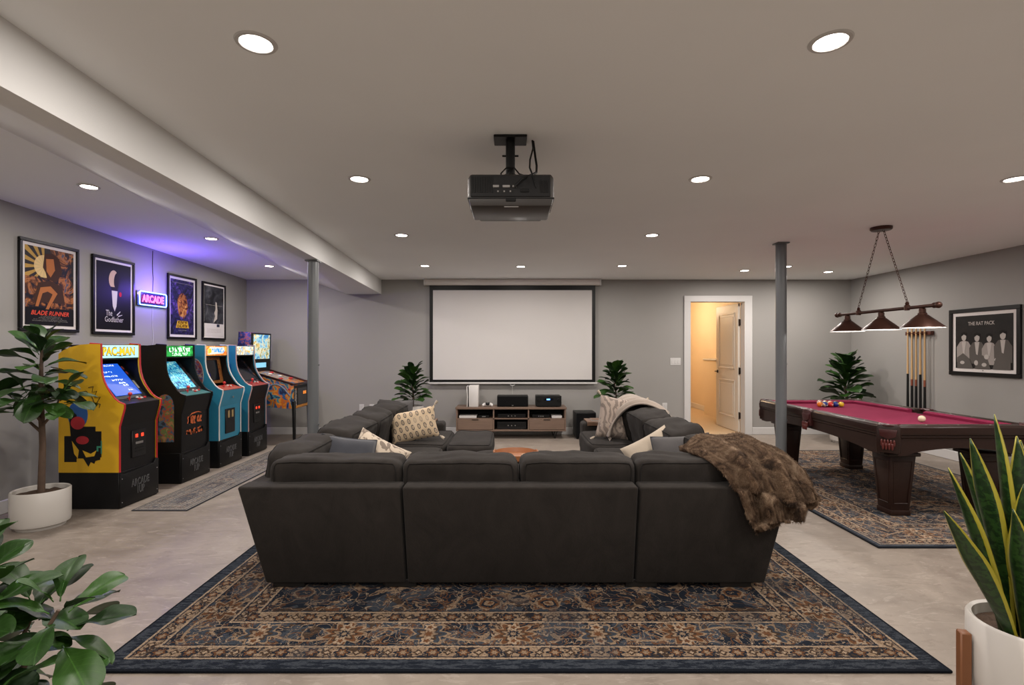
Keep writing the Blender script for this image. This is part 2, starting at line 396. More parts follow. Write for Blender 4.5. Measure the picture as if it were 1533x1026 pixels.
# wall plates
def plate(name, label, cat, x, y, z, w, h, kind, rz=0.0, group=None):
    p = thing(name, label, cat, (x, y, z), rz, group)
    add('plate', B().box(-w/2, w/2, -.006, 0, -h/2, h/2, .003, 1), m_white, p)
    if kind == 'switch':
        for i in (-1, 0, 1): add('rocker', B().box(i*.046-.016, i*.046+.016, -.010, -.005, -.033, .033, .002, 1), m_white, p)
    else:
        for s_ in (-1, 1): add('socket', B().box(-.017, .017, -.009, -.005, s_*.02-.014, s_*.02+.014, .004, 1), M('socket_face', (.5, .49, .48), .4), p)
plate('light_switch', 'white three-gang light switch beside the door casing', 'switch', 2.61, YB, 1.155, .165, .115, 'switch')
plate('wall_outlet', 'white outlet on the back wall, the one nearer the steel column', 'outlet', -2.35, YB, .42, .075, .12, 'o', group='outlets left of the screen')
plate('wall_outlet', 'white outlet on the back wall, the one nearer the tall white pot', 'outlet', -2.19, YB, .42, .075, .12, 'o', group='outlets left of the screen')
plate('wall_outlet', 'white outlet low on the back wall behind the beige throw, left of the door', 'outlet', 2.44, YB, .44, .075, .12, 'o')
# ------------------------------------------------------------------ rugs
def rug_mat(name, hx, hy, pal, b=(.085, .175, .38, .475), k=1.0):
    """oriental rug: plain outer band, narrow pale band, wide floral border, narrow pale band, floral field"""
    navy, slate, beige, rust, brown, pale = pal
    s = Sh(name); v, x, y, z = s.tc()
    wob = (s.noise(v, 26*k, 3)-.5)*.018; wob2 = (s.noise(v, 31*k, 3)-.5)*.018
    ax, ay = x.abs(), y.abs()
    ex, ey = hx-ax, hy-ay
    d0 = ex.mn(ey); side = ex.lt(ey)
    t0 = side*y+(1-side)*x
    d = d0+wob*.35; t = t0+wob2
    big = s.noise(v, 2.2, 4, .6)
    def flower(t, q, period, rad, n, ph=0.0):
        tt = (t+50+ph).mod(period)-period/2
        r = (tt*tt+q*q).sqrt(); th = q.atan2(tt)
        return r/((th*n).cos()*(rad*.24)+rad)
    def put(c, e, cols):      # rings from the outside in
        for lim, cc in cols: c = s.mix(e.lt(lim), c, cc)
        return c
    def vines(c, sc, cols):
        for i, (cc, wd, o) in enumerate(cols):
            nn = s.noise(s.vec(ax*1.0+o, ay*1.0-o, 0.0), sc*(1+.35*i), 2.2, .5, .9)
            c = s.mix((nn-.5).abs().lt(wd)*.85, c, cc)
        return c
    def blot(c, sc, o, th, cc, mirror=True):
        vv = s.vec(ax+o, ay+o*.7, 0.0) if mirror else s.vec(x+o, y, 0.0)
        return s.mix((s.noise(vv, sc, 2, .5, 1.4)).gt(th)*.9, c, cc)
    # field
    fld = s.mix(s.noise(v, 5, 4).gt(.52), navy, slate)
    fld = blot(fld, 4.2*k, 3.0, .60, brown); fld = blot(fld, 8*k, 7.0, .62, beige)
    fld = vines(fld, 6.5*k, [(beige, .014, 2.0), (rust, .016, 9.0), (pale, .009, 17.0)])
    vd, _ = s.vor(s.vec(ax, ay, 0.0), 3.6*k, 'F1', .75)
    th = s.noise(s.vec(ax, ay, 0.0), 30*k, 2)
    fe = vd+(th-.5)*.22
    fld = put(fld, fe, [(.24, beige), (.20, rust), (.14, navy), (.09, beige), (.045, rust)])
    # main border
    mid = (b[1]+b[2])/2; wdt = b[2]-b[1]; q = d-mid
    bor = s.mix(s.noise(v, 7, 4).gt(.5), navy, slate)
    bor = blot(bor, 11*k, 5.0, .60, brown); bor = vines(bor, 9*k, [(beige, .018, 1.0), (rust, .02, 4.0), (pale, .010, 8.0)])
    per = wdt*1.95
    wave = (t*(2*PI/(per*2))).sin()*(wdt*.28)
    bor = s.mix((q-wave).abs().lt(wdt*.035), bor, beige)
    bor = put(bor, flower(t, q, per*2, wdt*.44, 9), [(1.0, beige), (.86, rust), (.62, brown), (.48, beige), (.30, navy), (.15, beige)])
    bor = put(bor, flower(t, q, per*2, wdt*.42, 7, per), [(1.0, beige), (.84, slate), (.6, brown), (.42, beige), (.22, rust)])
    bor = put(bor, flower(t, q-wdt*.28, per, wdt*.13, 5, per*.5), [(1.0, pale), (.5, rust)])
    bor = put(bor, flower(t, q+wdt*.28, per, wdt*.13, 5, per*.5), [(1.0, pale), (.5, rust)])
    # guard bands
    def guard(lo, hi, c0):
        q = d-(lo+hi)/2; wd = hi-lo
        g = s.mix(s.noise(v, 12, 3).gt(.55), c0, brown)
        g = vines(g, 13*k, [(navy, .03, 3.0), (pale, .02, 6.0)])
        g = put(g, flower(t, q, wd*1.5, wd*.36, 6), [(1.0, navy), (.72, rust), (.4, beige)])
        g = put(g, flower(t, q, wd*1.5, wd*.2, 4, wd*.75), [(1.0, brown), (.5, pale)])
        return g
    out = s.mix(s.noise(s.vec(x*2, y*9, 0.0), 6, 5, .7).gt(.5), navy, slate)
    c = s.mix(d.gt(b[0]), out, guard(b[0], b[1], beige))
    c = s.mix(d.gt(b[1]), c, bor); c = s.mix(d.gt(b[2]), c, guard(b[2], b[3], beige)); c = s.mix(d.gt(b[3]), c, fld)
    for e in b: c = s.mix((d-e).abs().lt(.0045), c, pale)
    for e in b: c = s.mix((d-e-.012).abs().lt(.003), c, navy)
    c = s.mix(big.gt(.58)*.35, c, slate)                      # faded patches
    wear = s.noise(v, 90, 2)
    c = s.mix(wear.gt(.56)*.4, c, navy)
    weave = (x*900).sin()*(y*900).sin()
    c = s.mix(d0.lt(.014), c, tuple(q*.6 for q in navy))
    return s.fin(c, .95, bump=wear+weave*.4, bs=.5, bd=.003, spec=.1)
PAL = ((.0095, .0125, .019), (.034, .040, .050), (.195, .135, .088), (.098, .044, .020), (.045, .028, .018), (.265, .195, .135))
def rug(name, label, x0, x1, y0, y1, mat, th=.012):
    hx, hy = (x1-x0)/2, (y1-y0)/2
    o = add(name, B().box(-hx, hx, -hy, hy, 0, th, .004, 2), mat, loc=((x0+x1)/2, (y0+y1)/2, .001))
    return tag(o, label, 'rug')
rug('area_rug', 'large navy and beige oriental rug under the grey sectional sofa', -1.76, 1.85, 2.14, 6.4, rug_mat('rug_oriental_large', 1.805, 2.13, PAL))
P2 = tuple(tuple(min(1, q*1.35+.012) for q in c) for c in PAL)
rug('area_rug', 'faded blue and tan oriental rug under the pool table', 2.5, 4.79, 3.48, 6.8, rug_mat('rug_oriental_faded', 1.145, 1.66, P2, (.05, .14, .36, .45), .9))
P3 = ((.07, .072, .082), (.12, .12, .125), (.24, .205, .175), (.18, .12, .09), (.13, .115, .10), (.30, .27, .235))
rug('runner_rug', 'grey patterned runner rug in front of the arcade cabinets', -3.17, -2.7, 4.28, 6.95, rug_mat('rug_runner', .235, 1.335, P3, (.02, .05, .12, .15), 1.8), .008)

# ------------------------------------------------------------------ sofa
RZ = .0132
def fabric(name, c, r=.9, sc=220, sheen=.15, var=.16):
    s = Sh(name); v, x, y, z = s.tc()
    n1 = s.noise(s.vec(x*1.5, y*1.5, z*.8), 4.5, 6, .68, .8); n2 = s.noise(v, sc, 2)
    k = s.mix(n1, tuple(q*(1-var) for q in c), tuple(q*(1+var) for q in c)); k = s.mix(n2*.35, k, tuple(q*.6 for q in c))
    return s.fin(k, r, bump=n2+n1*2.5, bs=.3, bd=.003, sheen=sheen, spec=.12)
m_sofa = fabric('sofa_suede_charcoal', (.025, .0214, .0190), sheen=.04, var=.62)
m_pipe = fabric('sofa_piping', (.018, .016, .0148), sheen=.03)
sofa = thing('sectional_sofa', 'charcoal grey U-shaped sectional sofa on the big oriental rug', 'sofa', (0, 0, RZ))
FZ = .61                      # top of the back frame
# rear back panels: leaning out towards the viewer, three upholstered lengths
def back_panel(x0b, x1b, x0t, x1t):
    yb, yt = 2.87, 2.72
    return B().hexa([(x0b, yb, .03), (x1b, yb, .03), (x1b, yb+.14, .03), (x0b, yb+.14, .03), (x0t, yt, FZ), (x1t, yt, FZ), (x1t, yt+.13, FZ), (x0t, yt+.13, FZ)], .014, 3)
add('back_panel', back_panel(-1.372, -.588, -1.455, -.588), m_sofa, sofa)
add('back_panel', back_panel(-.576, .692, -.576, .682), m_sofa, sofa)
add('back_panel', back_panel(.704, 1.428, .694, 1.49), m_sofa, sofa)
for s_, xb, xt in ((-1, 1.372, 1.455), (1, 1.428, 1.49)):
    add('side_panel', B().hexa([(s_*(xb-.004), 2.88, .03), (s_*(xb-.14), 2.88, .03), (s_*(xb-.14), 5.72, .03), (s_*xb, 5.72, .03),
        (s_*(xt-.003), 2.73, FZ-.002), (s_*(xt-.13), 2.73, FZ-.002), (s_*(xt-.13), 5.72, FZ-.002), (s_*(xt-.003), 5.72, FZ-.002)], .014, 3), m_sofa, sofa)
# bases and seat cushions
add('seat_base', B().box(-1.24, 1.29, 2.98, 3.82, .04, .27, .012), m_sofa, sofa)
add('seat_base', B().box(-1.24, -.64, 3.82, 5.7, .04, .27, .012), m_sofa, sofa)
add('seat_base', B().box(.78, 1.3, 3.82, 5.7, .04, .27, .012), m_sofa, sofa)
add('chaise_base', B().box(-.64, -.2, 4.76, 5.68, .04, .27, .012), m_sofa, sofa)
def cush(name, x0, x1, y0, y1, z0, z1, n=6, wr=.006, mx=None, seed=None):
    cush.i += 1
    o = add(name, B().cushion((0, 0, 0), ((x1-x0)/2, (y1-y0)/2, (z1-z0)/2), n, 14, wr, seed or cush.i), m_sofa, sofa, 60, loc=((x0+x1)/2, (y0+y1)/2, (z0+z1)/2))
    if mx: o.rotation_euler = mx
    if name == 'seat_base': return o
    hx, hy, hz = (x1-x0)/2, (y1-y0)/2, (z1-z0)/2; sd = seed or cush.i
    def P(x, y, z):
        d = (abs(x)**n+abs(y)**n+abs(z)**n)**(1/n); q = Vector((x/d*hx, y/d*hy, z/d*hz))
        return q+Vector((x/d/hx, y/d/hy, z/d/hz)).normalized()*(wrinkle(q, sd, wr)+.0015)
    m_ = 14; ring = [(-1+2*i/m_, -1) for i in range(m_)]+[(1, -1+2*i/m_) for i in range(m_)]+[(1-2*i/m_, 1) for i in range(m_)]+[(-1, 1-2*i/m_) for i in range(m_)]+[(-1, -1)]
    ax = 2 if 'back' not in name else (1 if hx > hy else 0)
    for sg in (-1, 1):
        def at(a, b_):
            t = [0, 0, 0]; t[ax] = sg; t[(ax+1) % 3] = a; t[(ax+2) % 3] = b_; return P(*t)
        add('piping', B().tube([at(a, b_) for a, b_ in ring], .0042, 6), m_pipe, o)
    return o
cush.i = 0
for x0, x1 in ((-1.1, -.55), (-.55, .05), (.05, .68), (.68, 1.15)): cush('seat_cushion', x0, x1, 3.1, 3.86, .26, .44)
for y0, y1 in ((3.88, 4.76), (4.77, 5.7)): cush('seat_cushion', -1.12, -.60, y0, y1, .26, .45)
for y0, y1 in ((3.88, 4.76), (4.77, 5.7)): cush('seat_cushion', .745, 1.2, y0, y1, .26, .45)
cush('chaise_cushion', -.61, -.17, 4.74, 5.7, .26, .45)
# back cushions of the rear run
for x0, x1 in ((-1.335, -.605), (-.6, .045), (.05, .695), (.70, 1.24)):
    cush('back_cushion', x0, x1, 2.835, 3.06, .42, .735, 8, .013, (.08, 0, 0))
# corner + wing back cushions
cush('back_cushion', -1.43, -1.2, 2.93, 3.6, .42, .76, 7, .014, (0, .10, 0))
cush('back_cushion', 1.2, 1.43, 2.98, 3.58, .42, .765, 7, .014, (0, -.10, 0))
for y0, y1 in ((3.62, 4.3), (4.3, 4.98), (4.98, 5.66)):
    cush('back_cushion', -1.41, -1.12, y0, y1, .43, .785, 6, .016, (0, .20, random.Random(y0).uniform(-.09, .09)))
    cush('back_cushion', 1.13, 1.42, y0, y1, .43, .785, 6, .016, (0, -.20, random.Random(y1).uniform(-.09, .09)))
add('arm', B().box(-1.44, -.74, 5.68, 5.92, .04, .52, .035, 4), m_sofa, sofa)
add('arm', B().box(.80, 1.48, 5.68, 5.92, .04, .52, .035, 4), m_sofa, sofa)
m_leg = M('black_wood_foot', (.008, .007, .006), .5)
for x, y in ((-1.25, 2.94), (-.62, 2.94), (.74, 2.94), (1.27, 2.94), (-1.28, 5.8), (-.85, 5.8), (.9, 5.8), (1.3, 5.8), (-.28, 4.84), (-.28, 5.6)):
    add('foot', B().box(x-.09, x+.09, y-.05, y+.05, 0, .045, .004, 1), m_leg, sofa)

# ottoman + tray
ot = thing('ottoman', 'low charcoal upholstered ottoman in the middle of the sectional', 'ottoman', (.05, 4.3, RZ))
add('base', B().box(-.40, .40, -.38, .38, .04, .27, .012), m_sofa, ot)
add('cushion', B().cushion((0, 0, .345), (.42, .40, .085), 6, 14, .005, 77), m_sofa, ot, 60)
for x in (-.33, .33):
    for y in (-.31, .31): add('foot', B().box(x-.03, x+.03, y-.03, y+.03, 0, .045, .004, 1), m_leg, ot)
m_tray = M('orange_brown_wood', (.30, .115, .045), .38, var=.2, vscale=5)
tr = thing('serving_tray', 'round orange-brown wooden tray on the ottoman', 'tray', (.045, 4.28, RZ+.43))
add('tray_body', B().lathe([(.0, 0), (.165, 0), (.18, .012), (.186, .055), (.178, .057), (.168, .018), (.0, .014)], 40), m_tray, tr)
for s_ in (-1, 1):
    add('handle_cutout', B().tube([(s_*.184*math.cos(a), .184*math.sin(a), .058) for a in (-.35, -.2, 0, .2, .35)], .008, 8), m_tray, tr)
m_coast = M('pale_wood', (.42, .27, .16), .5)
for i, (x, y) in enumerate(((-.10, .03), (-.09, -.05), (.09, .04), (.10, -.04))):
    c = add('coaster', B().lathe([(0, 0), (.042, 0), (.045, .003), (.042, .009), (0, .009)], 24), m_coast, loc=(.045+x, 4.28+y, RZ+.446))
    tag(c, 'pale round wooden coaster lying in the orange-brown tray', 'coaster', 'coasters in the tray')

# armrest trays
m_walnut = M('walnut', (.135, .075, .045), .42, var=.25, vscale=9)
for x, side in ((-1.06, 'left wing, next to the chaise'), (1.03, 'right wing, beside the brown patterned pillow')):
    a = thing('armrest_tray', 'thin walnut tray on the far arm of the '+('sofa near the patterned cream pillow' if x < 0 else 'sofa near the brown patterned pillow'), 'tray', (x+(.12 if x < 0 else -.08), 5.80, RZ+.522))
    add('top', B().box(-.10, .10, -.14, .14, .0, .016, .004, 2), m_walnut, a)
    add('side_flap', B().box(-.10, .10, -.142, -.132, -.03, .01, .003, 1), m_walnut, a)
    add('side_flap', B().box(-.10, .10, .132, .142, -.03, .01, .003, 1), m_walnut, a)
    if x > 0:
        bk = thing('notebook', 'thin pale notebook lying on the armrest tray by the brown pillow', 'book', (x-.06, 5.80, RZ+.539))
        add('pages', B().box(-.06, .06, -.08, .08, 0, .008), m_white, bk); add('cover', B().box(-.062, .062, -.082, .082, .008, .011, .001, 1), m_walnut, bk)

# ------------------------------------------------------------------ pillows
def pillow_cover(w, h, t, seed, wr=.008):
    b = B(); n = 22
    def face(sg):
        def fn(u, v):
            x, y = 2*u-1, 2*v-1
            px = x*(1-.07*(1-y*y)); py = y*(1-.07*(1-x*x))
            th = max(0, (1-x**4)*(1-y**4))**.55
            nz = mnoise.noise(Vector((x*2.2+seed, y*2.2, sg*3.0)))*wr*th
            return (px*w/2, sg*(t/2*th)+nz, py*h/2)
        return fn
    b.grid(face(-1), n, n)
    o = len(b.v); b.grid(face(1), n, n)
    b.f = [f if i < n*n else f[::-1] for i, f in enumerate(b.f)]
    return b
def pillow(label, w, h, t, loc, rot, mat, seed, tassel=None, piping=None):
    p = thing('throw_pillow', label, 'pillow', loc, rot=rot)
    bm_ = pillow_cover(w, h, t, seed); o = add('cover', bm_, mat, p, 70)
    k = .5*.985
    rim = [(x*(1-.07*(1-y*y))*w*.5, 0, y*(1-.07*(1-x*x))*h*.5) for x, y in [(-1+i/8, -1) for i in range(17)]+[(1, -1+i/8) for i in range(1, 17)]+[(1-i/8, 1) for i in range(1, 17)]+[(-1, 1-i/8) for i in range(1, 17)]]
    if piping: add('piping', B().tube(rim, .005, 6), piping, p)
    if tassel:
        for sx in (-1, 1):
            for sz in (-1, 1):
                add('tassel', B().lathe([(0, 0), (.010, .004), (.007, .012), (.013, .02), (.015, .05), (0, .052)], 8, mx=Matrix.Translation((sx*w*.5, 0, sz*h*.5)) @ Matrix.Rotation(sx*(PI/4 if sz > 0 else 3*PI/4), 4, 'Y')), tassel, p)
    return p
def m_ovals():
    s = Sh('cream_oval_print'); v, x, y, z = s.tc()
    cell = (x*17, z*15)
    row = s.m('FLOOR', cell[1]); ux = (cell[0]+row*.5+40).mod(1.0)-.5; uz = (cell[1]+40).mod(1.0)-.5
    uz2 = uz+ux*.35
    r = (ux*ux*3.4+uz2*uz2*1.6).sqrt()+(s.noise(v, 30, 2)-.5)*.12
    c = s.mix(r.band(.30, .50), (.50, .38, .25), (.075, .065, .06)); c = s.mix(r.lt(.22)*.6, c, (.16, .12, .09))
    c = s.mix(s.noise(v, 9, 3).gt(.58)*.5, c, (.55, .43, .30))
    return s.fin(c, .9, bump=s.noise(v, 250, 2), bs=.2, bd=.002, sheen=.1)
def m_zebra(name, c0, c1, sc=17.0):
    s = Sh(name); v, x, y, z = s.tc()
    n1 = s.noise(v, 7, 3, .5, .6)
    wv = ((x*sc*3.4+z*sc+n1*26)).sin()
    c = s.mix(wv.gt(.1)*.75, c0, c1); c = s.mix(s.noise(v, 4, 3)*.5, c, tuple(q*.8 for q in c0))
    return s.fin(c, .9, bump=wv*.3+s.noise(v, 220, 2), bs=.25, bd=.002, sheen=.1)
def m_leafprint():
    s = Sh('cream_leaf_print'); v, x, y, z = s.tc()
    n1 = s.noise(v, 8, 3, .5, 1.5)
    c = s.mix((n1-.5).abs().lt(.035)*.8, (.50, .42, .33), (.11, .08, .065)); c = s.mix(s.noise(v, 5, 2, .5, 1.0).gt(.63)*.6, c, (.22, .14, .09))
    return s.fin(c, .9, bump=s.noise(v, 250, 2), bs=.2, bd=.002, sheen=.1)
m_greyp = fabric('grey_linen', (.085, .08, .08)); m_bluep = fabric('slate_velvet', (.045, .047, .056), sheen=.3)
m_cream = fabric('cream_cotton', (.45, .38, .30))
SB = RZ+.44
pillow('plain grey square pillow at the far corner of the sofa behind the cream one', .36, .36, .14, (-1.23, 5.52, SB+.175), (-.22, .04, .30), m_greyp, 1, piping=m_greyp)
pillow('cream lumbar pillow printed with dark ovals and tasselled corners', .47, .31, .14, (-.95, 5.02, SB+.155), (-.30, -.20, .10), m_ovals(), 2, tassel=m_cream)
pillow('slate blue velvet pillow tipped against the sofa corner', .38, .36, .15, (-1.10, 3.46, SB+.135), (-.45, .20, .50), m_bluep, 3, piping=m_bluep)
pillow('cream pillow with a thin brown leaf print beside the slate one', .40, .36, .13, (-.97, 3.68, SB+.095), (-.50, .50, .12), m_leafprint(), 4)
pillow('taupe square pillow with a dark contour-line pattern', .44, .43, .16, (1.10, 5.15, SB+.20), (-.26, .14, -.18), m_zebra('taupe_contour_print', (.36, .29, .24), (.085, .065, .058), 30.0), 5, tassel=m_cream)
pillow('cream pillow with a peaked corner lying near the fur throw', .38, .34, .12, (1.06, 3.78, SB+.11), (-.5, -.52, -.1), m_cream, 6)
pillow('dark charcoal pillow slumped between the cream pillow and the fur throw', .40, .36, .17, (1.20, 3.58, SB+.13), (-.5, -.12, -.3), m_greyp, 7, piping=m_bluep)

# ------------------------------------------------------------------ throws
def cubic(p, t):      # interpolates four points at 0, 1/3, 2/3, 1
    a, b_, c, d = (Vector(q) for q in p)
    l0 = -4.5*(t-1/3)*(t-2/3)*(t-1); l1 = 13.5*t*(t-2/3)*(t-1); l2 = -13.5*t*(t-1/3)*(t-1); l3 = 4.5*t*(t-1/3)*(t-2/3)
    return a*l0+b_*l1+c*l2+d*l3
def sheet(rows, nu, nv, disp):
    def S_(u, v): return cubic([cubic(r, v) for r in rows], u)
    def fn(u, v):
        p = S_(u, v); e = .01
        du = S_(min(1, u+e), v)-S_(max(0, u-e), v); dv = S_(u, min(1, v+e))-S_(u, max(0, v-e))
        n = du.cross(dv); n = n.normalized() if n.length > 1e-9 else Vector((0, 0, 1))
        if n.z < 0: n = -n
        return p+n*disp(u, v)
    return B().grid(fn, nu, nv)
def m_fur():
    s = Sh('faux_fur_brown'); v, x, y, z = s.tc()
    a = s.noise(s.vec((x+y)*1.0, (x-y)*.55, z*.8), 11, 5, .65, 1.6); st = s.noise(s.vec(x*7, y*7, z*2.2), 55, 3, .7)
    c = s.ramp(a*.75+st*.25, [(.36, (.028, .015, .008)), (.45, (.11, .062, .035)), (.53, (.24, .150, .090)), (.66, (.44, .315, .21))])
    return s.fin(c, .9, bump=st+a*.4, bs=.9, bd=.02, sheen=.05, spec=.08)
rows = [[(1.03, 3.12, .735), (1.19, 3.14, .800), (1.42, 3.12, .800), (1.60, 3.06, .71)],
        [(1.13, 2.74, .690), (1.29, 2.76, .755), (1.46, 2.82, .745), (1.63, 2.92, .645)],
        [(1.23, 2.70, .520), (1.36, 2.68, .575), (1.51, 2.70, .60), (1.63, 2.82, .575)],
        [(1.31, 2.70, .375), (1.40, 2.68, .425), (1.51, 2.70, .475), (1.61, 2.80, .535)]]
def fold(u, v):
    r1 = 1-abs(math.sin(v*9.5+u*1.6+.4)); r2 = 1-abs(math.sin(v*17+u*3+1.3))
    return .075*(r1-.4)*(.25+.75*u)+.03*(r2-.4)*u+.016*mnoise.noise(Vector((u*5, v*6, 2)))
th = thing('fur_throw', 'brown mottled faux-fur throw hanging over the rear corner of the sofa', 'blanket', (1.3, 2.9, RZ))
b = sheet(rows, 50, 40, fold); b.v = [(x-1.3, y-2.9, z) for x, y, z in b.v]
mf = m_fur()
o = add('fur_side', b, mf, th, 80)
pile = B(); rn = random.Random(11); P_ = [Vector(p) for p in b.v]
for f in b.f:
    q = [P_[i] for i in f]; nn = (q[2]-q[0]).cross(q[3]-q[1]).normalized()
    if nn.z < 0 and abs(nn.z) > .3: nn = -nn
    if nn.z <= .3 and nn.y > 0: nn = -nn
    dn = (q[1]-q[0]).normalized()
    for _ in range(16):
        a_, c_ = rn.random(), rn.random(); p = q[0].lerp(q[1], a_).lerp(q[3].lerp(q[2], a_), c_)+nn*.016
        d = (nn*.6+Vector((rn.uniform(-.7, .7), rn.uniform(-.7, .7), rn.uniform(-.9, .2)))).normalized(); sdv = d.cross(nn).normalized()*.0011
        l_ = rn.uniform(.007, .016); m1 = p+d*l_*.6; e_ = p+d*l_+Vector((0, 0, -.006))
        pile.add([p-sdv, p+sdv, m1+sdv*.8, m1-sdv*.8, e_], [(0, 1, 2, 3), (3, 2, 4)])
fp = add('fur_pile', pile, mf, th, 180); fp['kind'] = 'stuff'
md = o.modifiers.new('thickness', 'SOLIDIFY'); md.thickness = .03; md.offset = 0
rows = [[(.99, 5.02, .47), (1.0, 5.16, .47), (1.0, 5.3, .47), (1.0, 5.44, .47)],
        [(1.08, 4.97, .67), (1.08, 5.11, .68), (1.08, 5.28, .68), (1.08, 5.46, .68)],
        [(1.24, 4.86, .795), (1.24, 5.03, .81), (1.24, 5.25, .81), (1.24, 5.5, .81)],
        [(1.46, 4.62, .70), (1.46, 4.9, .72), (1.46, 5.2, .73), (1.46, 5.5, .73)]]
kt = thing('knit_throw', 'pale grey-beige woven throw draped over the sofa back by the taupe pillow', 'blanket', (1.2, 5.2, RZ))
b = sheet(rows, 36, 36, lambda u, v: .016*math.sin(v*19+u*3)+.008*math.sin(v*41+u*5)+.015)
b.v = [(x-1.2, y-5.2, z) for x, y, z in b.v]
o = add('woven_sheet', b, fabric('beige_knit', (.34, .285, .24), sc=120, sheen=.2), kt, 80)
md = o.modifiers.new('thickness', 'SOLIDIFY'); md.thickness = .014; md.offset = 1
b = B(); rn = random.Random(4)
for i in range(36):
    p = Vector((cubic(rows[0], i/35)-Vector((1.2, 5.2, 0)))); b.tube([p, p+Vector((-.02, rn.uniform(-.01, .01), -.03))], .0035, 5)
add('fringe', b, fabric('beige_fringe', (.34, .285, .24)), kt)
# ------------------------------------------------------------------ projector, screen, media wall
m_pdark = M('projector_shell', (.035, .03, .027), .38, var=.05)
pj = thing('projector', 'black projector hanging from a ceiling mount above the sofa', 'projector', (0.0, 2.66, 0))
x0 = .005
prof = [(-.195, 2.055), (-.208, 2.10), (-.208, 2.19), (-.195, 2.212), (.195+x0, 2.212), (.208+x0, 2.19), (.208+x0, 2.10), (.195+x0, 2.055)]
body = add('housing', B().prism(prof, -.16, .12, 'y', .008).prism([(-.17, 2.06), (-.18, 2.2), (.18, 2.2), (.17, 2.06)], .115, .165, 'y', .01), m_pdark, pj)
add('rear_panel', B().box(-.195, .195, -.166, -.158, 2.10, 2.205, .003, 1), m_blackp, body)
add('seam', B().box(-.209, .214, -.163, .10, 2.092, 2.097), m_black, body)
for i in range(9): add('vent_slat', B().box(-.188+i*.012, -.182+i*.012, -.169, -.164, 2.12, 2.195), m_black, body)
for i in range(5): add('vent_slat', B().box(.145+i*.009, .150+i*.009, -.169, -.164, 2.12, 2.18), m_black, body)
m_port = M('port_metal', (.30, .29, .28), .4, .7)
for i, (x, z, w_, h_) in enumerate(((-.07, 2.15, .03, .012), (-.02, 2.15, .036, .012), (.02, 2.15, .02, .01), (-.06, 2.125, .008, .008), (-.03, 2.125, .008, .008), (.0, 2.125, .008, .008), (.07, 2.13, .04, .018))):
    add('port', B().box(x-w_/2, x+w_/2, -.171, -.165, z-h_/2, z+h_/2, .001, 1), m_port if i != 6 else m_black, body)
add('lens_ring', B().lathe([(.05, 0), (.05, .03), (.04, .035), (.03, .02), (0, .018)], 24, mx=Matrix.Translation((.07, .16, 2.135)) @ Matrix.Rotation(-PI/2, 4, 'X')), m_black, body)
add('badge', B().box(-.03, .04, -.155, -.145, 2.053, 2.0555), m_port, body)
add('latch', B().box(-.022, .026, -.167, -.14, 2.078, 2.095, .002, 1), m_black, body)
for x in (-.17, .17): add('mount_arm', B().tube([(x, -.02, 2.205), (x, -.02, 2.228), (x*.2, 0, 2.235)], .008, 8), m_black, pj)
add('mount_pole', B().tube([(0, 0, 2.21), (0, 0, 2.44)], .024, 20).tube([(0, 0, 2.21), (0, 0, 2.26)], .033, 20), m_black, pj)
add('ceiling_plate', B().box(-.085, .085, -.06, .06, 2.436, 2.449, .003, 1), m_black, pj)
for x in (-.042, .042): add('thumb_screw', B().tube([(x*.5, -.0, 2.36), (x, -.0, 2.36)], .005, 8), m_black, pj)
add('cable', B().tube([(.115, .02, 2.449), (.118, .0, 2.40), (.10, -.06, 2.32), (.095, -.14, 2.25), (.11, -.185, 2.19), (.125, -.18, 2.14)], .0045, 7), m_black, pj)
add('cable', B().tube([(.12, .03, 2.449), (.13, .01, 2.36), (.135, -.03, 2.30), (.13, -.10, 2.24), (.06, -.19, 2.18), (.02, -.175, 2.145)], .006, 7), m_black, pj)
add('cable', B().tube([(-.045, -.02, 2.21), (-.048, -.03, 2.26), (-.02, -.04, 2.285), (.02, -.04, 2.285), (.045, -.05, 2.25), (.09, -.08, 2.225)], .004, 7), m_black, pj)

ps = thing('projection_screen', 'wide white projection screen with black border on the back wall', 'screen', (.033, YB, 0))
add('casing', B().box(-1.37, 1.37, -.115, -.005, 2.35, 2.445, .012, 3), M('screen_case', (.60, .56, .53), .4, var=.02), ps)
add('end_cap', B().box(-1.385, -1.362, -.12, -.003, 2.345, 2.448, .008, 2), m_white, ps)
add('end_cap', B().box(1.362, 1.385, -.12, -.003, 2.345, 2.448, .008, 2), m_white, ps)
add('black_border', B().box(-1.30, 1.30, -.064, -.06, .83, 2.36), m_black, ps)
add('viewing_surface', B().box(-1.247, 1.247, -.0675, -.064, .872, 2.275), M('matte_screen_white', (.56, .54, .525), .9, var=.01, spec=.1), ps)
add('bottom_bar', B().box(-1.33, 1.33, -.075, -.052, .803, .832, .004, 1), m_white, ps)
add('pull_loop', B().tube([(-.035, -.064, .805), (-.03, -.064, .785), (0, -.064, .775), (.03, -.064, .785), (.035, -.064, .805)], .005, 6).tube([(0, -.064, .775), (0, -.064, .64)], .002, 5), m_white, ps)

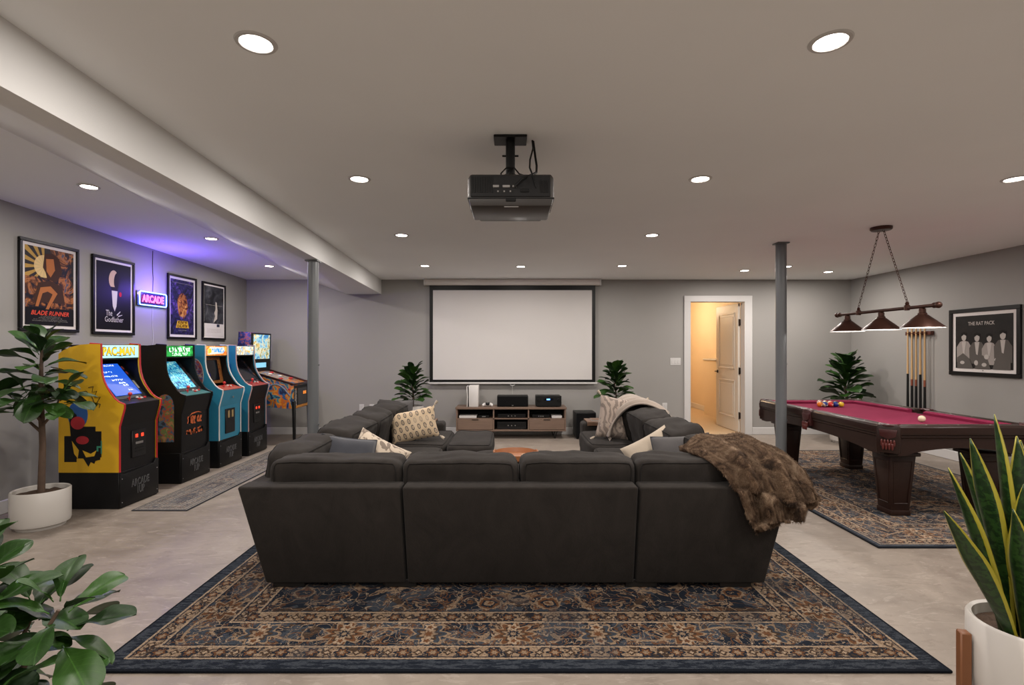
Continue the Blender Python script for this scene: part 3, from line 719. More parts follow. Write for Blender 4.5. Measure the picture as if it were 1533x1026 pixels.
# media console
m_oak = M('walnut_veneer', (.150, .098, .070), .45, var=.28, vscale=3)
def m_grain(name, c, k):
    s = Sh(name); v, x, y, z = s.tc()
    g = s.noise(s.vec(x*1.0, y*14, z*14), 4, 5, .6, .4)
    return s.fin(s.mix(g, tuple(q*(1-k) for q in c), tuple(q*(1+k) for q in c)), .45, bump=g, bs=.1, bd=.002)
m_oak = m_grain('walnut_veneer_grain', (.165, .108, .078), .35)
mc = thing('media_console', 'low walnut media console with hairpin legs below the projection screen', 'console', (.01, 7.86, 0))
X0, X1, D = -.825, .825, .18
add('top', B().box(X0-.01, X1+.01, -D-.01, D, .448, .478, .003, 1), m_oak, mc)
add('bottom', B().box(X0, X1, -D, D, .118, .14, .002, 1), m_oak, mc)
for x in (X0, X1-.022): add('side', B().box(x, x+.022, -D, D, .14, .448, .002, 1), m_oak, mc)
for x in (-.262, .262): add('divider', B().box(x-.01, x+.01, -D+.004, D-.01, .14, .448), m_oak, mc)
add('shelf', B().box(X0+.02, X1-.02, -D+.004, D-.01, .298, .312), m_oak, mc)
add('back_board', B().box(X0, X1, D-.01, D-.002, .13, .45), m_black, mc)
for x0_, x1_ in ((X0+.024, -.274), (.274, X1-.024)):
    d_ = add('drawer', B().box(x0_, x1_, -D-.004, -D+.016, .144, .296, .002, 1), m_oak, mc)
    add('pull', B().box((x0_+x1_)/2-.05, (x0_+x1_)/2+.05, -D-.008, -D-.003, .286, .2955), m_black, d_)
for x in (-.70, .66):
    for y in (-.13, .13): add('leg', B().tube([(x-.04, y, .118), (x-.005, y, .006), (x+.005, y, .006), (x+.04, y, .118)], .006, 8), m_black, mc)
CZ, CY = .479, 7.84
gc = thing('game_console', 'tall white game console standing upright on the media console', 'game console', (-.575, CY, CZ))
m_gw = M('console_white', (.60, .58, .56), .35, var=.02)
add('shell', B().prism([(-.085, .0), (-.08, .15), (-.088, .31), (-.075, .312), (-.066, .15), (-.07, 0)], -.11, .12, 'y', .003).prism([(.088, 0), (.09, .15), (.093, .325), (.08, .32), (-.055, .318), (-.05, 0)], -.115, .12, 'y', .004), m_gw, gc)
add('core', B().box(-.07, -.045, -.10, .11, .005, .305, .004, 1), m_blackp, gc)
add('stand', B().lathe([(.08, 0), (.08, .01), (.06, .012)], 20), m_blackp, gc)
ct = thing('game_controller', 'white and black game controller on the console top', 'controller', (-.345, CY-.06, CZ))
b = B().cushion((0, 0, .035), (.062, .03, .024), 3, 8, 0)
for s_ in (-1, 1): b.tube([(s_*.045, 0, .035), (s_*.066, -.01, .025), (s_*.072, -.03, .012)], [.024, .022, .014], 10)
add('body', b, m_gw, ct); add('centre_plate', B().cushion((0, -.012, .04), (.034, .024, .022), 3, 8, 0), m_blackp, ct)
for s_ in (-1, 1): add('thumbstick', B().lathe([(.008, 0), (.006, .01), (.010, .014), (.009, .017), (0, .016)], 12, (s_*.025, -.03, .05)), m_blackp, ct)
cs = thing('centre_speaker', 'long black centre speaker in the middle of the console top', 'speaker', (.035, CY, CZ))
add('cabinet', B().box(-.235, .235, -.10, .12, .0, .165, .008, 2), m_black, cs)
add('grille', B().box(-.225, .225, -.108, -.098, .01, .155, .005, 1), M('speaker_cloth', (.006, .006, .0065), .95, spec=.1, bump=.5, bscale=400), cs)
add('badge', B().box(-.012, .012, -.111, -.107, .018, .026), m_port, cs)
rc = thing('av_receiver', 'black receiver with a glowing blue display on the console top', 'receiver', (.575, CY, CZ))
add('chassis', B().box(-.19, .19, -.12, .13, .014, .165, .004, 1), m_blackp, rc)
add('faceplate', B().box(-.194, .194, -.13, -.118, .012, .167, .003, 1), m_black, rc)
add('display', B().box(-.07, .07, -.132, -.129, .10, .13), M('receiver_glass', (.004, .005, .01), .15), rc)
flat('display_digits', [rect(-.028+i*.013, -.019+i*.013, .106, .124) for i in range(4)], glow('blue_digits', (.08, .25, 1), 6), rc, -.1325)
for s_ in (-1, 1): add('knob', B().lathe([(.022, 0), (.022, .014), (.019, .017), (0, .017)], 18, mx=Matrix.Translation((s_*.15, -.13, .11)) @ Matrix.Rotation(PI/2, 4, 'X')), m_black, rc)
for s_ in (-1, 1): add('foot', B().lathe([(.02, 0), (.02, .014)], 12, (s_*.15, 0, 0)), m_black, rc)
def device(label, cat, x, z, w, h, name='media_player', mat=m_blackp):
    d = thing(name, label, cat, (x, 7.83, z))
    add('chassis', B().box(-w/2, w/2, -.10, .12, .004, h, .003, 1), mat, d)
    add('front_strip', B().box(-w/2+.01, w/2-.01, -.104, -.099, h*.35, h*.75), m_black, d)
    for i in range(3): add('button', B().lathe([(.008, 0), (.008, .006), (0, .007)], 10, mx=Matrix.Translation((w*.12*(i-1), -.103, h*.5)) @ Matrix.Rotation(PI/2, 4, 'X')), m_port, d)
    for s_ in (-1, 1): add('foot', B().lathe([(.012, 0), (.012, .005)], 10, (s_*w*.4, 0, 0)), m_black, d)
device('slim black disc player on the middle shelf of the console', 'player', .02, .313, .42, .06)
device('black amplifier with knobs in the lower middle bay of the console', 'amplifier', .02, .141, .44, .115, 'amplifier')
device('flat black streaming box in the right shelf of the console', 'player', .46, .313, .26, .05)
device('small black set-top box in the left shelf of the console', 'player', -.40, .313, .16, .04)
for x, lb in ((-.64, 'flat white box lying in the left shelf of the console'), (.70, 'flat white box lying in the right shelf of the console')):
    w_ = .26 if x < 0 else .15
    d = thing('flat_box', lb, 'box', (x, 7.80, .313)); add('box_base', B().box(-w_/2, w_/2, -.09, .09, 0, .02, .002, 1), m_gw, d); add('box_lid', B().box(-w_/2-.002, w_/2+.002, -.092, .092, .02, .036, .002, 1), m_gw, d)
sw = thing('subwoofer', 'black cube subwoofer on the floor beside the media console', 'speaker', (1.13, 7.83, 0))
add('cabinet', B().box(-.155, .155, -.16, .18, .02, .40, .01, 2), m_blackp, sw)
add('grille', B().box(-.145, .145, -.17, -.158, .03, .39, .006, 1), MATS['speaker_cloth'], sw)
for sx in (-.12, .12):
    for sy in (-.12, .14): add('foot', B().lathe([(.02, 0), (.018, .022)], 12, (sx, sy, 0)), m_black, sw)

# ------------------------------------------------------------------ framed posters and sign on the walls
m_frame = M('black_picture_frame', (.006, .0055, .0055), .4, spec=.25); m_matb = M('mat_board', (.66, .62, .60), .8, var=.02)
def poster(label, wall, yc, zc, w, h, mat, bw=.028, mw=.028):
    rz = PI/2 if wall < 0 else -PI/2
    p = thing('framed_poster', label, 'poster', (XL if wall < 0 else XR, yc, zc), rz)
    for a in (rect(-w/2, w/2, h/2-bw, h/2), rect(-w/2, w/2, -h/2, -h/2+bw), rect(-w/2, -w/2+bw, -h/2+bw, h/2-bw), rect(w/2-bw, w/2, -h/2+bw, h/2-bw)):
        add('frame_bar', B().box(a[0][0], a[1][0], -.026, -.002, a[0][1], a[2][1], .003, 1), m_frame, p)
    add('mat_board', B().box(-w/2+.01, w/2-.01, -.012, -.004, -h/2+.01, h/2-.01), m_matb, p)
    iw, ih = w-2*bw-2*mw, h-2*bw-2*mw
    pr = add('print', B().box(-iw/2, iw/2, -.0135, -.012, -ih/2, ih/2), mat, p)
    return p, pr, iw, ih
FY = -.0142
def ink(name, c): return M('ink_'+name, c, .7, var=.04, spec=.08)
# gold rays over dark city tones
def m_rays():
    s = Sh('print_gold_rays'); v, x, y, z = s.tc()
    dx, dz = x+.06, z-.18; r = (dx*dx+dz*dz).sqrt(); th_ = dz.atan2(dx)
    ray = (th_*16).sin().gt(0)*(dx.lt(.02))*(dz.gt(-.12))
    c = s.mix(ray*.85, (.02, .016, .014), (.50, .30, .06)); c = s.mix(r.lt(.10+0)*.8, c, (.75, .55, .25))
    n1 = s.noise(v, 9, 4, .6, 1.5)
    lo = dz.lt(-.10)+dx.gt(.06)
    c = s.mix(lo.mn(1.0)*1.0, c, s.ramp(n1, [(.42, (.012, .011, .014)), (.5, (.10, .035, .012)), (.58, (.42, .15, .04)), (.66, (.06, .07, .10))]))
    return s.fin(c, .5, spec=.12)
p, pr, iw, ih = poster('largest gold and orange film poster in a black frame, above the fig tree', -1, 4.63, 1.912, .60, .80, m_rays())
flat('dark_shape', [[(-.06, .29), (.02, .31), (.09, .27), (.12, .15), (.06, .05), (-.03, .07), (-.05, .13), (-.075, .17)], [(-.12, .03), (.0, .06), (.12, .02), (.15, -.14), (-.17, -.14)]], ink('umber', (.06, .03, .02)), pr, FY)
flat('orange_shape', [[(-.045, .25), (.03, .26), (.045, .16), (.0, .09), (-.04, .14)], [(-.15, -.18), (-.10, -.01), (.0, .01), (.07, -.05), (-.02, -.2), (-.05, -.2), (.02, -.06), (-.03, -.04), (-.08, -.06), (-.12, -.18)]], ink('orange', (.42, .15, .05)), pr, FY-.0006)
flat('black_band', [rect(-iw/2, iw/2, -ih/2, -.19)], ink('black', (.012, .011, .012)), pr, FY-.0008)
text('title', 'BLADE RUNNER', glow('ink_red_bright', (.75, .06, .015), .0), pr, .38, .04, (0, FY-.0014, -.235), shear=.3, bold=.015)
for i, (w_, z) in enumerate(((.2, -.265), (.24, -.278), (.34, -.292), (.36, -.305))): scribble('credits', ink('grey', (.25, .24, .22)), pr, w_, .008, (0, FY-.0014, z), int(w_*110), i, .16)
# black poster with pale forms
p, pr, iw, ih = poster('black film poster with white lettering, between the orange poster and the neon sign', -1, 5.375, 1.905, .57, .80, M('print_black', (.005, .0045, .005), .5, spec=.12), .028, .024)
flat('pale_oval', [ell(-.01, .18, .062, .095, 24, -.1)], ink('sand', (.50, .36, .25)), pr, FY)
flat('dark_shape', [ell(.035, .17, .04, .085, 20, -.1), [(-.05, .10), (.06, .10), (.04, .075), (.05, .06), (0, .075), (-.04, .06), (-.03, .085)]], ink('black2', (.02, .016, .016)), pr, FY-.0005)
flat('white_wedge', [[(-.035, .06), (.045, .06), (.03, -.10), (.006, -.155), (-.02, -.10)]], ink('white', (.55, .52, .50)), pr, FY)
flat('red_dot', [ell(.085, .03, .018, .026, 14)], ink('crimson', (.45, .02, .03)), pr, FY)
text('title', 'The', ink('white', (.5, .5, .5)), pr, .085, .06, (-.07, FY-.001, -.175))
text('title', 'Godfather', ink('white', (.5, .5, .5)), pr, .25, .055, (0, FY-.001, -.24))
flat('white_strokes', [[(.03, -.19), (.08, -.15), (.085, -.155), (.04, -.2)], [(.05, -.2), (.11, -.185), (.11, -.19), (.055, -.21)]], ink('white', (.5, .5, .5)), pr, FY-.001)
# violet poster
def m_violet():
    s = Sh('print_violet'); v, x, y, z = s.tc()
    n1 = s.noise(v, 8, 5, .65, 2.0); r = ((x*x)*1.6+(z-.02)*(z-.02)*.7).sqrt()
    warm = s.ramp(n1, [(.4, (.05, .012, .01)), (.5, (.32, .10, .03)), (.6, (.55, .27, .07)), (.7, (.65, .45, .2))])
    cool = s.ramp(n1, [(.4, (.008, .008, .02)), (.55, (.03, .025, .10)), (.66, (.14, .06, .30)), (.75, (.25, .2, .5))])
    return s.fin(s.mix((r+(n1-.5)*.12).lt(.13), cool, warm), .5, spec=.12)
p, pr, iw, ih = poster('violet and orange film poster with a gold title block, beside the neon sign', -1, 6.495, 1.88, .57, .80, m_violet(), .026, .03)
flat('title_block', [[(-.13, -.26), (.13, -.26), (.10, -.17), (-.10, -.17)]], ink('gold', (.55, .33, .03)), pr, FY)
scribble('title', ink('umber2', (.14, .05, .01)), pr, .17, .035, (0, FY-.001, -.19), 7, 5, .12); scribble('title', ink('umber2', (.14, .05, .01)), pr, .20, .035, (0, FY-.001, -.235), 7, 6, .12)
scribble('credits', ink('grey', (.25, .24, .22)), pr, .16, .012, (0, FY, -.29), 14, 8, .16)
flat('thin_line', [rect(-.2, .2, .30, .304)], ink('grey', (.25, .24, .22)), pr, FY)
# dark poster with white lower part
def m_dim():
    s = Sh('print_dim'); v, x, y, z = s.tc()
    n1 = s.noise(v, 6, 5, .6, .8)
    return s.fin(s.ramp(n1, [(.4, (.012, .012, .014)), (.55, (.04, .042, .048)), (.68, (.10, .10, .11))]), .5, spec=.12)
p, pr, iw, ih = poster('dark film poster with a blank white lower quarter, beside the violet poster', -1, 7.19, 1.878, .56, .79, m_dim(), .026, .022)
flat('pale_streak', [[(.03, .14), (.06, .13), (.08, .02), (.07, -.10), (-.02, -.16), (-.01, -.13), (.02, -.06), (.0, -.02), (.03, .03)], rect(-.2, .2, .085, .088)], ink('stone', (.42, .38, .33)), pr, FY)
flat('white_band', [rect(-iw/2, iw/2, -ih/2, -.17)], ink('paper', (.58, .55, .53)), pr, FY)
flat('navy_block', [rect(.06, .13, -.215, -.175)], ink('navy', (.03, .035, .06)), pr, FY-.0006)
for i, z in enumerate((-.25, -.27, -.29)): scribble('credits', ink('tan', (.36, .31, .29)), pr, .34, .008, (0, FY-.0006, z), 30, 20+i, .14)
# monochrome group photograph on the right wall
def m_mono():
    s = Sh('print_monochrome'); v, x, y, z = s.tc()
    n1 = s.noise(v, 7, 4); return s.fin(s.mix(n1, (.010, .009, .009), (.03, .027, .025)), .5, spec=.12)
p, pr, iw, ih = poster('wide black-framed monochrome group photograph on the right wall', 1, 5.83, 1.435, .88, .785, m_mono(), .045, .04)
g1, g2, g3 = ink('tone_mid', (.10, .09, .082)), ink('tone_light', (.30, .27, .25)), ink('tone_pale', (.42, .385, .36))
for i, (x, z, s_) in enumerate(((-.24, .06, 1.0), (-.07, .05, 1.02), (.08, .04, .92), (.24, .07, 1.05))):
    flat('figure_coat', [[(x-.095*s_, z-.30), (x-.10*s_, z-.12), (x-.055*s_, z-.055), (x, z-.04), (x+.055*s_, z-.055), (x+.10*s_, z-.12), (x+.10*s_, z-.30)]], (g2, g1, g2, g1)[i], pr, FY-.0004*i)
    flat('figure_shirt', [[(x-.03, z-.05), (x+.03, z-.05), (x+.008, z-.20), (x-.012, z-.19)]], g3, pr, FY-.0018)
    flat('figure_head', [ell(x, z, .032*s_, .045*s_)], g3, pr, FY-.0022)
    flat('figure_hair', [[(x-.035*s_, z+.005), (x-.037*s_, z+.045), (x, z+.062), (x+.037*s_, z+.045), (x+.035*s_, z+.012), (x, z+.03)]], ink('tone_dark', (.02, .018, .017)), pr, FY-.0026)
flat('foreground_forms', [[(-.33, -.31), (-.33, -.18), (-.25, -.13), (-.16, -.2), (-.12, -.31)], [(-.1, -.31), (-.06, -.19), (.0, -.15), (.06, -.2), (.1, -.31)], [(.12, -.31), (.16, -.18), (.25, -.16), (.33, -.2), (.33, -.31)]], g1, pr, FY-.003)
for q in (ell(-.08, -.24, .025, .03), ell(.05, -.17, .03, .028), ell(.17, -.2, .028, .02), ell(.02, -.26, .03, .022), ell(-.26, -.24, .03, .02)): flat('pale_form', [q], g3, pr, FY-.0034)
text('title', 'THE RAT PACK', g3, pr, .33, .042, (-.02, FY-.001, .215), bold=.02)
flat('caption_mark', [ell(0, -.327, .010, .005, 10)], g1, p, -.0127)

# neon sign
ns = thing('neon_sign', 'glowing blue and pink neon arcade sign on the left wall', 'sign', (XL, 5.94, 1.93), PI/2)
add('backing_plate', B().box(-.24, .24, -.018, -.010, -.085, .085, .004, 1), M('sign_acrylic', (.03, .02, .06), .2), ns)
def rr(w, h, r, n=5):
    o = []
    for cx, cz, a in ((w-r, h-r, 0), (-w+r, h-r, PI/2), (-w+r, -h+r, PI), (w-r, -h+r, 1.5*PI)):
        o += [(cx+r*math.cos(a+i*PI/2/n), -.032, cz+r*math.sin(a+i*PI/2/n)) for i in range(n+1)]
    return o+o[:1]
add('blue_tube', B().tube(rr(.222, .075, .02), .006, 8), glow('neon_blue', (.12, .28, 1), 7), ns)
text('letters', 'ARCADE', glow('neon_pink', (1, .10, .30), 3.2), ns, .36, .085, (0, -.030, 0), outline=.028)
for s_ in (-1, 1): add('stand_off', B().tube([(s_*.2, 0, 0), (s_*.2, -.012, 0)], .008, 8), m_metal, ns)
add('power_cable', B().tube([(.03, -.004, .085), (.035, -.004, .25), (.025, -.004, .40), (.03, -.004, .57)], .003, 6), m_blackp, ns)
add('lower_cable', B().tube([(.03, -.004, -.085), (.02, -.004, -.25), (.035, -.004, -.45), (.02, -.004, -.62)], .003, 6), m_white, ns)
la = bpy.data.lights.new('neon_light', 'POINT'); la.energy = 11; la.color = (.20, .11, 1); la.shadow_soft_size = .05
o = bpy.data.objects.new('neon_light', la); col.objects.link(o); o.parent = ns; o.location = (0, -.22, .10)
# ------------------------------------------------------------------ arcade cabinets along the left wall
CAB = [(0, .31), (0, .696), (-.043, .855), (-.043, .885), (.0, .902), (.04, .934), (.078, .985), (.107, 1.03), (.132, 1.085), (.147, 1.142), (.155, 1.21), (.156, 1.27), (.156, 1.397)]
CABT = [(.25, 1.399), (.33, 1.392), (.41, 1.372), (.47, 1.345), (.51, 1.315), (.51, .31)]
m_cabblk = M('cabinet_black', (.0055, .0055, .006), .45, var=.1, spec=.25)
m_logo = M('riser_logo_grey', (.16, .16, .165), .5)
def m_art(name, stops, sc=9.0, emit=0.0, dist=1.2):
    s = Sh(name); v = s.tc()[0]
    n1 = s.noise(v, sc, 4, .6, dist); vd, vc = s.vor(v, sc*2.2)
    c = s.ramp(n1*.8+vd*.25, stops, 'CONSTANT')
    return s.fin(c, .35, emit=c if emit else None, es=emit)
def m_screen(name, c, es): return glow(name, c, es, base=(.01, .01, .012))
def side_art(name, polys, mat, parent, w, k=1):
    o = flat(name, polys, mat, parent, 0); o.location = (-w/2-.0008*k, .255, 0); o.rotation_euler = (0, 0, -PI/2); return o
def cabinet(label, yc, w, side, trim, front, marquee, screen, bezel, upright=False, coin=True, inner=None, cp=None):
    c = thing('arcade_cabinet', label, 'arcade cabinet', (-3.31, yc, 0), PI/2, 'arcade cabinets in a row')
    hw = w/2; inn = inner or m_cabblk
    add('riser', B().box(-hw, hw, .0, .51, 0, .31, .004, 1), m_cabblk, c)
    add('riser_front', B().prism([(-hw, .01), (hw, .01), (hw, .335), (hw-.03, .345), (hw-.06, .305), (-hw+.05, .285), (-hw, .30)], -.014, .0, 'y', .002), m_cabblk, c)
    text('riser_logo', 'ARCADE\n1UP', m_logo, c, w*.46, .135, (.0, -.0155, .15), outline=.016)
    for x in (-hw+.02, hw-.02):
        for z in (.05, .25): add('screw', B().lathe([(.005, 0), (.004, .002), (0, .003)], 8, mx=Matrix.Translation((x, -.014, z)) @ Matrix.Rotation(PI/2, 4, 'X')), m_logo, c)
    for x in (-hw, hw-.018): add('side_panel', B().prism(CAB+CABT, x, x+.018, 'x'), side, c)
    for x in (-hw+.0181, hw-.0211): add('side_liner', B().prism([(max(p, q_)+.012, q) for p, q, q_ in [(a_, b_, .0) for a_, b_ in CAB if b_ > .9]]+[(.44, 1.37), (.44, .91)], x, x+.003, 'x'), m_cabblk, c)
    for x in (-hw+.009, hw-.009): add('edge_trim', B().tube([(x, p-.001, q) for p, q in CAB]+[(x, .25, 1.4)], .0095, 6), trim, c)
    add('inner_back', B().box(-hw+.018, hw-.018, .44, .50, .31, 1.36), m_cabblk, c)
    add('top_panel', B().box(-hw+.018, hw-.018, .17, .44, 1.375, 1.392), m_cabblk, c)
    add('marquee_ledge', B().prism([(.165, 1.262), (.165, 1.275), (.40, 1.30), (.40, 1.28)], -hw+.018, hw-.018, 'x'), m_cabblk, c)
    mq = add('marquee', B().box(-hw+.02, hw-.02, .160, .19, 1.278, 1.388, .002, 1), marquee, c)
    # lower front and control deck
    add('front_panel', B().box(-hw+.018, hw-.018, .006, .03, .31, .70), front, c)
    add('deck_front', B().prism([(.004, .696), (-.036, .85), (-.036, .88), (.02, .88), (.03, .696)], -hw+.018, hw-.018, 'x'), front, c)
    dk = add('control_deck', B().prism([(-.037, .878), (-.037, .884), (.10, .926), (.10, .90)], -hw+.018, hw-.018, 'x'), cp or m_cabblk, c)
    def on(x, y): return (x, y, .884+(y+.037)*.3066)
    jx = -w*.14
    p = on(jx, .035); add('joystick', B().tube([p, (p[0], p[1]-.004, p[2]+.045)], .005, 8).ball((p[0], p[1]-.005, p[2]+.055), .017, 12), M('joystick_red', (.55, .03, .03), .3), c)
    for i, (x, y) in enumerate(((.05, .03), (.10, .045), (.15, .05), (.07, .065), (-.03, .07))):
        p = on(x*w*2, y); add('push_button', B().lathe([(.015, 0), (.015, .006), (.010, .008), (.010, .013), (0, .014)], 14, p), M('button_white', (.6, .58, .55), .3) if i % 2 else M('button_red', (.5, .03, .03), .3), c)
    if coin:
        cd = add('coin_door', B().box(-.085, .085, -.004, .008, .40, .64, .004, 1), m_blackp, c)
        for s_ in (-1, 1): add('coin_button', B().box(s_*.035-.014, s_*.035+.014, -.010, -.003, .575, .605, .002, 1), glow('coin_red', (.9, .05, .02), .8), cd)
        add('coin_plate', B().box(-.045, .045, -.007, -.003, .515, .535, .001, 1), m_port, cd)
        for z in (.45, .475): add('coin_return', B().box(-.05, .05, -.006, -.003, z, z+.008), m_cabblk, cd)
    # bezel and screen, tilted back
    if upright: a, bz_loc, bh = -.16, (0, .225, 1.11), .33
    else: a, bz_loc, bh = -.692, (0, .205, 1.088), .44
    bz = add('bezel', B().box(-hw+.02, hw-.02, 0, .012, -bh/2, bh/2), bezel, c, loc=bz_loc, rot=(a, 0, 0))
    sw_ = .155 if not upright else .145
    add('display', B().box(-sw_, sw_, -.005, .0, -bh/2+.035, bh/2-.05, .003, 1), screen, bz)
    return c, mq, bz, bh
red_t = M('trim_red', (.42, .02, .025), .35); white_t = M('trim_white_plastic', (.6, .58, .55), .35)
m_blu = M('cabinet_blue', (.022, .19, .30), .4, var=.1); m_yel = M('cabinet_yellow', (.62, .36, .012), .4, var=.06)
# 1 yellow
w = .47
c1, mq, bz, bh = cabinet('yellow arcade cabinet with red edges and a blue lit screen, beside the potted tree', 4.565, w, m_yel, red_t, m_cabblk, glow('marquee_cyan', (.42, .88, .92), .5), m_screen('screen_blue', (.01, .10, .62), .8), m_cabblk)
text('marquee_lettering', 'PAC-MAN', glow('marquee_dark', (.12, .05, .0), .25), mq, .375, .080, (-.02, .1585, 1.336), bold=.05)
text('marquee_lettering', 'PAC-MAN', glow('marquee_yellow', (.95, .62, .02), .35), mq, .365, .068, (-.02, .1575, 1.336), bold=.03)
flat('marquee_swash', [[(-.12, 1.292), (-.04, 1.30), (0, 1.296), (.05, 1.302), (.12, 1.295), (.05, 1.296), (0, 1.290), (-.05, 1.295)]], glow('marquee_dark', (.12, .05, .0), .25), mq, .1585)
gl = glow('screen_text_white', (.75, .85, 1), .9)
for i, (x, z, ww, n_) in enumerate(((-.10, .15, .07, 3), (.03, .15, .12, 6), (-.06, .075, .14, 7), (-.04, .03, .16, 8), (.0, -.015, .13, 6), (.03, -.05, .08, 4), (.05, -.075, .06, 3), (.06, -.13, .06, 2))):
    scribble('screen_text', gl, bz, ww, .017, (x, -.006, z), n_, i, .12)
flat('bezel_sticker', [rect(.165, .19, -.12, -.03)], ink('grey', (.25, .24, .22)), bz, -.0015)
flat('bezel_art', [ell(.178, .12, .014, .022), ell(.18, .06, .012, .02)], ink('teal_red', (.30, .05, .06)), bz, -.0015)
side_art('side_art_block', [rect(-.205, -.10, .40, .62), rect(-.10, .06, .43, .70), rect(.06, .11, .44, .66), [(-.05, .44), (.0, .36), (.02, .40), (.05, .385), (.06, .41), (.1, .42), (.1, .45)], [(-.15, .62), (-.17, .86), (-.10, .80), (-.08, .62)]], m_cabblk, c1, w)
side_art('side_art_blue', [ell(-.09, .80, .085, .115, 22)], M('art_blue', (.02, .09, .30), .4), c1, w, 2)
side_art('side_art_red', [ell(-.09, .73, .06, .055, 18), ell(-.05, .585, .055, .035, 18)], M('art_red', (.40, .015, .025), .4), c1, w, 3)
side_art('side_art_yellow', [[(-.14, .58), (-.12, .47), (-.09, .43), (-.08, .50)], [(-.05, .50), (.02, .47), (.07, .50), (.05, .45), (-.02, .44)]], m_yel, c1, w, 3)
side_art('side_art_green', [rect(.105, .115, .47, .58), rect(.07, .115, .52, .535), rect(.07, .085, .49, .53)], M('art_green', (.03, .22, .14), .4), c1, w, 3)
b = B()
for pl in ([(-.07, .99), (-.02, 1.0), (.03, .95), (.05, .90), (.045, .85)], [(.0, 1.03), (.04, 1.04), (.03, .99), (.07, 1.0), (.05, .95), (.10, .95), (.07, .90), (.10, .89), (.09, .86)]):
    b.tube([(x, 0, z) for x, z in pl], .003, 5)
o = add('side_art_outline', b, m_cabblk, c1, loc=(-w/2-.001, .255, 0), rot=(0, 0, -PI/2))
# 2 black and green
m_green = m_art('marquee_green', [(0, (.01, .16, .03)), (.5, (.02, .38, .06)), (.62, (.05, .6, .12))], 9, .45)
m_scr2 = m_art('screen_cyan_rows', [(0, (.01, .08, .22)), (.42, (.02, .22, .42)), (.5, (.10, .45, .55)), (.58, (.4, .7, .7)), (.63, (.02, .15, .35))], 16, .45)
c2, mq, bz, bh = cabinet('black arcade cabinet with a green marquee and orange script on the front', 5.38, .48, m_cabblk, m_cabblk, m_cabblk, m_green, m_scr2, m_art('bezel_dark_art', [(0, (.010, .012, .016)), (.56, (.03, .05, .06)), (.62, (.16, .05, .03)), (.66, (.02, .02, .025))], 20), coin=False, cp=M('deck_teal', (.02, .12, .12), .4))
scribble('marquee_lettering', glow('marquee_white', (.75, .95, .8), .5), mq, .34, .05, (0, .1585, 1.348), 8, 31, .12); scribble('marquee_lettering', glow('marquee_white', (.75, .95, .8), .5), mq, .26, .03, (0, .1585, 1.302), 8, 32, .12)
m_or = M('script_orange', (.62, .13, .035), .45)
scribble('front_lettering', m_or, c2, .25, .075, (0, .0045, .62), 7, 40, .10); flat('front_lettering_arc', [[(-.10, .655), (-.05, .69), (.05, .70), (.12, .675), (.05, .688), (-.05, .676)]], m_or, c2, .0045)
scribble('front_lettering', m_or, c2, .28, .055, (0, .0045, .50), 9, 43, .14)
side_art('side_art', [ell(.10, .80, .085, .10, 22), [(.02, .42), (.19, .42), (.19, .80), (.05, .80)]], m_art('side_art_wild', [(0, (.02, .03, .05)), (.42, (.05, .10, .16)), (.5, (.28, .07, .04)), (.56, (.10, .16, .06)), (.62, (.30, .16, .08))], 9), c2, .48)
# 3 blue with orange bezel
m_mq3 = m_art('marquee_orange', [(0, (.75, .20, .03)), (.55, (.85, .45, .08)), (.64, (.7, .12, .03))], 8, .4)
m_bz3 = m_art('bezel_orange', [(0, (.22, .075, .02)), (.46, (.34, .13, .03)), (.56, (.10, .03, .015)), (.64, (.38, .2, .05))], 26)
c3, mq, bz, bh = cabinet('blue arcade cabinet with white edges and an orange bezel around a dark screen', 6.05, .48, m_blu, white_t, m_blu, m_mq3, M('screen_off', (.006, .005, .008), .15), m_bz3, upright=True, coin=False, cp=M('deck_orange_red', (.32, .05, .025), .4))
flat('marquee_panel', [[(-.18, 1.29), (.13, 1.30), (.17, 1.33), (.16, 1.375), (-.13, 1.38), (-.18, 1.35)]], glow('marquee_pale', (.8, .82, .75), .35), mq, .1588)
scribble('marquee_lettering', glow('marquee_blue', (.03, .30, .65), .6), mq, .25, .045, (.03, .158, 1.34), 8, 51, .14); scribble('marquee_lettering', glow('marquee_gold', (.85, .45, .03), .6), mq, .06, .06, (-.14, .158, 1.335), 2, 52, .14)
cd = add('coin_door', B().box(-.10, .10, -.006, .008, .37, .655, .004, 1), m_blackp, c3)
for s_ in (-1, 1): add('coin_slot_plate', B().box(s_*.04-.018, s_*.04+.018, -.011, -.005, .55, .635, .002, 1), M('brass_plate', (.42, .30, .13), .4, .4), cd)
add('keyhole', B().lathe([(.012, 0), (.012, .004), (0, .005)], 12, mx=Matrix.Translation((0, -.037, .79)) @ Matrix.Rotation(PI/2, 4, 'X')), m_port, c3)
flat('screen_glint', [ell(-.06, -.06, .03, .035)], ink('indigo', (.02, .02, .10)), bz, -.0056)
side_art('side_art', [ell(-.02, 1.05, .10, .19, 24)], m_art('side_art_round', [(0, (.06, .03, .08)), (.44, (.30, .07, .06)), (.52, (.05, .10, .25)), (.58, (.42, .30, .22)), (.64, (.12, .05, .10))], 12), c3, .48)
side_art('side_art_rim', [ell(-.02, 1.05, .107, .198, 24)], M('art_cream', (.5, .42, .3), .4), c3, .48, .5)
